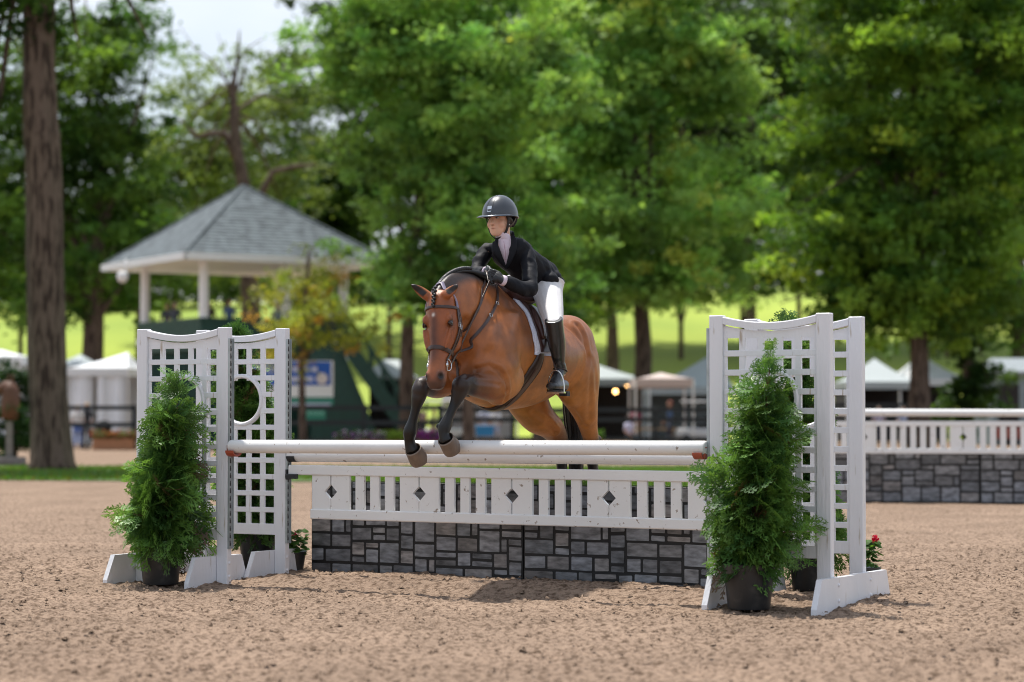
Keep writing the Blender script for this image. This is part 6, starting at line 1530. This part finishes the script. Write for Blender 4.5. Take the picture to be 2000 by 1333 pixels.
# boots
bt = pmat('black_boot', (.016, .016, .017), .30, .2, 12, .25, 26, coat=.2)
def boot(k, a, t, e, sg):
    mb = MB(); top = k.lerp(a, -.17)
    limb(mb, [(top, .060, .064), (k, .058, .062), (k.lerp(a, .15), .058, .062), (k.lerp(a, .38), .057, .062), (k.lerp(a, .65), .047, .052), (k.lerp(a, .85), .040, .043), (a, .040, .044), (a-UP*.035, .040, .048)], LW, 20)
    limb(mb, [(e+UP*.012, .030, .036), (e.lerp(t, .3)+UP*.010, .034, .040), (e.lerp(t, .65)+UP*.0, .041, .032), (e.lerp(t, .92)-UP*.002, .037, .026), (t, .018, .015)], LW, 18)
    limb(mb, [(a-UP*.01, .038, .042), (a.lerp(t, .45)-UP*.035, .036, .040), (e.lerp(t, .78)+UP*.004, .036, .030)], LW, 18)
    me = merge(mb, .0048, 4, .5, 'boot'); c = co_of(me); n = vnoise(c[:, 2]*40, c[:, 0]*8, 7); w = np.exp(-((c[:, 2]-(a.z+.03))/.05)**2); nr = np.empty(len(me.vertices)*3, np.float32); me.vertices.foreach_get('normal', nr); set_co(me, c+nr.reshape(-1, 3)*((n-.5)*.008*w)[:, None])
    me.materials.append(bt); o = putme('boot', me, rider)
    mb = MB(); d = (t-e).normalized(); s_ = (LW-d*LW.dot(d)).normalized(); nn = d.cross(s_); q = []
    for x, w_ in ((-.02, .022), (.02, .030), (.10, .032), (.16, .040), (.20, .034), (.225, .012)): q.append((e+d*x-nn*0-UP*.026, w_))
    vs = []; fs = []
    for p, w_ in q: vs += [p-s_*w_, p+s_*w_, p+s_*w_-UP*.010, p-s_*w_-UP*.010]
    for i in range(len(q)-1):
        for kk in range(4): fs.append((i*4+kk, i*4+(kk+1) % 4, i*4+4+(kk+1) % 4, i*4+4+kk))
    fs += [(0, 1, 2, 3), tuple(len(vs)-4+x for x in range(4))]; mb.add(vs, fs); mb.box(e+d*.01-UP*.045, .05, .055, .024, d, s_); put('sole', mb, blk, o)
    mb = MB(); c = a-UP*.012; mb.tube([c+(d*math.cos(x)*.050+s_*math.sin(x)*.045)+UP*(.012*math.cos(x)) for x in np.linspace(0, 6.283, 25)], .004, 6, cap=False); put('spur_strap', mb, M['leather'], o)
    mb = MB(); mb.tube([c-d*.045+s_*.03, c-d*.055, c-d*.045-s_*.03], .0035, 6); mb.tube([c-d*.055, c-d*.078-UP*.004], .004, 6); put('spur', mb, M['steel'], o)
    return o
boot(knL, anL, toL, heL, 1); boot(knR, anR, toR, heR, -1)
# gloves with five bent fingers
glv = pmat('black_glove', (.014, .014, .016), .5, .25, 50, .3, 120)
def glove(wr, kn, side, down, sg):
    "wr wrist, kn middle knuckle, side: from little finger to index, down: curl direction"
    wr, kn, side, down = Vector(wr), Vector(kn), Vector(side).normalized(), Vector(down).normalized(); d = (kn-wr).normalized(); mb = MB()
    limb(mb, [(wr-d*.02, .030, .026), (wr+d*.012, .030, .024), (wr.lerp(kn, .55), .040, .022), (kn-d*.004, .041, .018)], side, 16)
    for i, (o, l) in enumerate(((.031, .92), (.0105, 1.02), (-.010, .96), (-.030, .80))):
        b = kn+side*o-d*.006; k1 = b+d*(.030*l)+down*.006; k2 = k1+down*(.028*l)+d*.004; k3 = k2-d*(.020*l)+down*.006
        limb(mb, [(b-d*.012, .0105), (b, .0110), (k1, .0108), (k2, .0098), (k3, .0085)], side, 10, 3)
    b = wr.lerp(kn, .35)+side*.030; limb(mb, [(b, .0125), (b+d*.022+side*.012+down*.006, .0120), (b+d*.046+side*.008+down*.014, .0105), (b+d*.062+down*.020, .0085)], down, 10, 3)
    me = merge(mb, .0026, 2, .4, 'glove'); me.materials.append(glv); return putme('glove', me, rider)
wl = Ls[5]+dW*.016
glove(wl, P(965, 538, 15.56), Vector((-.15, .25, .95)), Vector((-.25, -.45, -.85)), 1)
wr_ = Rs[5]+dW2*.010
glove(wr_, P(957, 533, 15.64), Vector((-.1, .2, .95)), Vector((-.4, .45, -.8)), -1)
# ------------------------------------------------------------------ stirrups, bridle, reins
def stirrup(foot, ankle, side, label_, sg):
    st = []; d = (foot[1]-foot[0]).normalized(); s_ = (LW-d*LW.dot(d)).normalized()
    c = foot[0].lerp(foot[1], .62)-UP*.040
    mb = MB(); pts = []
    for k in range(25):
        x = math.pi*k/24; pts.append(c+s_*(math.cos(x)*.060)+UP*(math.sin(x)**.8*.145)-d*.0)
    mb.tube(pts, .0048, 8); mb.box(c, .030, .128, .010, d, s_, None); o = put('stirrup_iron', mb, M['steel'], saddle, auto=40)
    top = c+UP*.15; up = shoot(H(-.16, sg*1.2, 1.66), H(-.16, 0, 1.66), .03)[0]
    mid = top.lerp(up, .5)+LW*sg*.01
    mb = MB()
    for q in (-.006, .006): 
        pn = [(p+FW*q, LW*sg) for p in (top, top.lerp(up, .25), mid, up)]; ribbon(mb, pn, .014, .003)
    put('stirrup_leather', mb, M['leather'], saddle)
stirrup((heL, toL), anL, 1, '', 1); stirrup((heR, toR), anR, -1, '', -1)
bridle = thing('bridle', 'brown leather bridle with a raised noseband, ring bit and reins on the horse', 'bridle', HD(.2, .02))
lt = pmat('bridle_leather', (.050, .026, .020), .33, .2, 40, .12, 150)
def hring(s, f, l, off=.004): 
    "skin point of the head seen from outside along direction (f,l) at distance s below the poll"
    c = HD(s, -.09 if s < .42 else -.065); d = (fh*f+lh*l).normalized(); return shoot(c+d*(.4 if f > -.3 else .19), c, off)
def head_strap(name, pts, w, th=.004, closed=False, mat=None):
    mb = MB(); ribbon(mb, pts, w, th, closed); return put(name, mb, mat or lt, bridle, auto=40)
# noseband: full ring
pts = []
for k in range(40):
    x = 2*math.pi*k/40; pts.append(hring(.385+.012*math.cos(x)*-1, math.cos(x), math.sin(x), .003))
head_strap('noseband', pts, .026, .006, True)
# browband across the forehead
pts = [hring(.105+.012*math.cos(x), math.cos(x), math.sin(x), .004) for x in np.linspace(-1.62, 1.62, 26)]
head_strap('browband', pts, .018, .006)
# crownpiece over the poll behind the ears
crn = []
for x in np.linspace(-100, 100, 22):
    d = (lh*math.sin(R(x))-dh*math.cos(R(x))-fh*.18).normalized(); c = HD(.085, -.075); crn.append(shoot(c+d*.4, c, .006))
head_strap('crownpiece', crn, .026, .006, mat=pmat('lilac_padding', (.20, .17, .24), .5, .1))
def side_strap(name, path, w, th=.004, off=.005):
    for sg in (-1, 1):
        pn = []
        for s, f, l in path:
            pn.append(hring(s, f, l*sg, off))
        P_ = dens([p for p, n in pn], 5); N_ = dens([n for p, n in pn], 5); head_strap(name, [(p, n.normalized()) for p, n in zip(P_, N_)], w, th)
side_strap('cheekpiece', [(.09, -.05, 1), (.15, -.12, 1), (.22, -.30, 1), (.30, -.28, 1), (.38, -.12, 1), (.45, -.0, 1)], .014)
side_strap('noseband_hanger', [(.10, -.18, 1), (.17, -.30, 1), (.25, -.52, 1), (.33, -.45, 1), (.385, -.25, 1)], .010, off=.004)
side_strap('throatlatch', [(.10, -.35, 1), (.16, -.52, 1), (.22, -.66, 1), (.27, -.72, 1)], .010)
for sg in (-1, 1):
    for s, f in ((.205, -.24), (.215, -.38)):
        p, n = hring(s, f, sg, .010); mb = MB(); X = dh; Y = n.cross(X).normalized(); r = .011
        mb.tube([p+X*r*1.3+Y*r, p-X*r*1.3+Y*r, p-X*r*1.3-Y*r, p+X*r*1.3-Y*r, p+X*r*1.3+Y*r], .0018, 6); put('buckle', mb, M['steel'], bridle)
    # D ring of the bit
    p, n = hring(.475, -.05, sg, .006); Y = (fh-n*fh.dot(n)).normalized(); X = Y.cross(n).normalized(); X = X if X.dot(dh) > 0 else -X
    mb = MB(); q = [p-X*.038-Y*.0, p+X*.038-Y*.0]+[p+X*(.038*math.cos(a))-Y*(.044*math.sin(a))+n*.003 for a in np.linspace(.25, 2.9, 12)]; q.append(p-X*.038)
    mb.tube(q, .0036, 8); mb.tube([p-X*.014, p+X*.014], .009, 10); put('bit_ring', mb, M['steel'], bridle, smooth=True)
# reins: from the bit up to the gloves; each side is one strap
bitL = hring(.475, -.05, 1, .010)[0]-fh*.04; bitR = hring(.475, -.05, -1, .010)[0]-fh*.04
handL = P(957, 547, 15.545); handR = P(946, 535, 15.72)
def rein(a, b, sag, name, side, w=.016):
    pp = dens([a, a.lerp(b, .25)-UP*sag*.7, a.lerp(b, .5)-UP*sag, a.lerp(b, .78)-UP*sag*.6, b], 6); pn = []
    for p in pp:
        r = hbvh.find_nearest(p); n = Vector(side)
        if r[0] is not None:
            dv = p-r[0]; inside = dv.dot(r[1]) < .006
            if inside: p = r[0]+r[1]*.007; n = r[1]
        pn.append((p, n))
    mb = MB(); ribbon(mb, pn, w, .004); put(name, mb, lt, bridle)
rein(bitL, handL, .015, 'rein', LW); rein(bitR, handR, .0, 'rein', -LW)
rein(handL+Vector((-.004, -.01, -.02)), handR+Vector((0, 0, .02)), -.03, 'rein_loop', UP, .014)
# standing martingale: neck strap and the strap down to the noseband
mart = thing('martingale', 'brown leather martingale round the base of the neck with a strap down to the chest', 'martingale', H(.3, .1, 1.6))
path = [(968, 556), (971, 575), (969, 592), (960, 612), (948, 632), (932, 652), (920, 665)]
pp = [hit(u, v, .004) for u, v in path]+[shoot(H(.70, b_, z_0), H(.2, b_*.8, z_0-.02), .004) for b_, z_0 in ((.11, 1.56), (.06, 1.51), (.0, 1.48))]; P_ = dens([p for p, n in pp], 5); N_ = dens([n for p, n in pp], 5)
mb = MB(); ribbon(mb, [(p, n.normalized()) for p, n in zip(P_, N_)], .020, .005); put('neck_strap', mb, lt, mart, auto=40)
pr = []
for p, n in zip(P_, N_):
    q = p-WO; b = q.dot(LW); o_ = p-LW*2*b; nb = n-LW*2*n.dot(LW); pr.append((o_, nb.normalized()))
mb = MB(); ribbon(mb, pr, .020, .005); put('neck_strap', mb, lt, mart, auto=40)
pp = [shoot(H(.70, b_, z_0), H(.1, b_, z_0-.02), .006) for b_, z_0 in ((0, 1.48), (.01, 1.42), (.015, 1.36), (.02, 1.30), (.02, 1.26))]; P_ = dens([p for p, n in pp], 5); N_ = dens([n for p, n in pp], 5)
mb = MB(); ribbon(mb, [(p, n.normalized()) for p, n in zip(P_, N_)], .018, .005); put('chest_strap', mb, lt, mart, auto=40)
for u, v in ((969, 594), (957, 618)):
    p, n = hit(u, v, .012); X = Vector((.3, 0, .95)); X = (X-n*X.dot(n)).normalized(); Y = n.cross(X); r = .011; mb = MB(); mb.tube([p+X*r+Y*r, p-X*r+Y*r, p-X*r-Y*r, p+X*r-Y*r, p+X*r+Y*r], .002, 6); put('buckle', mb, M['steel'], mart)
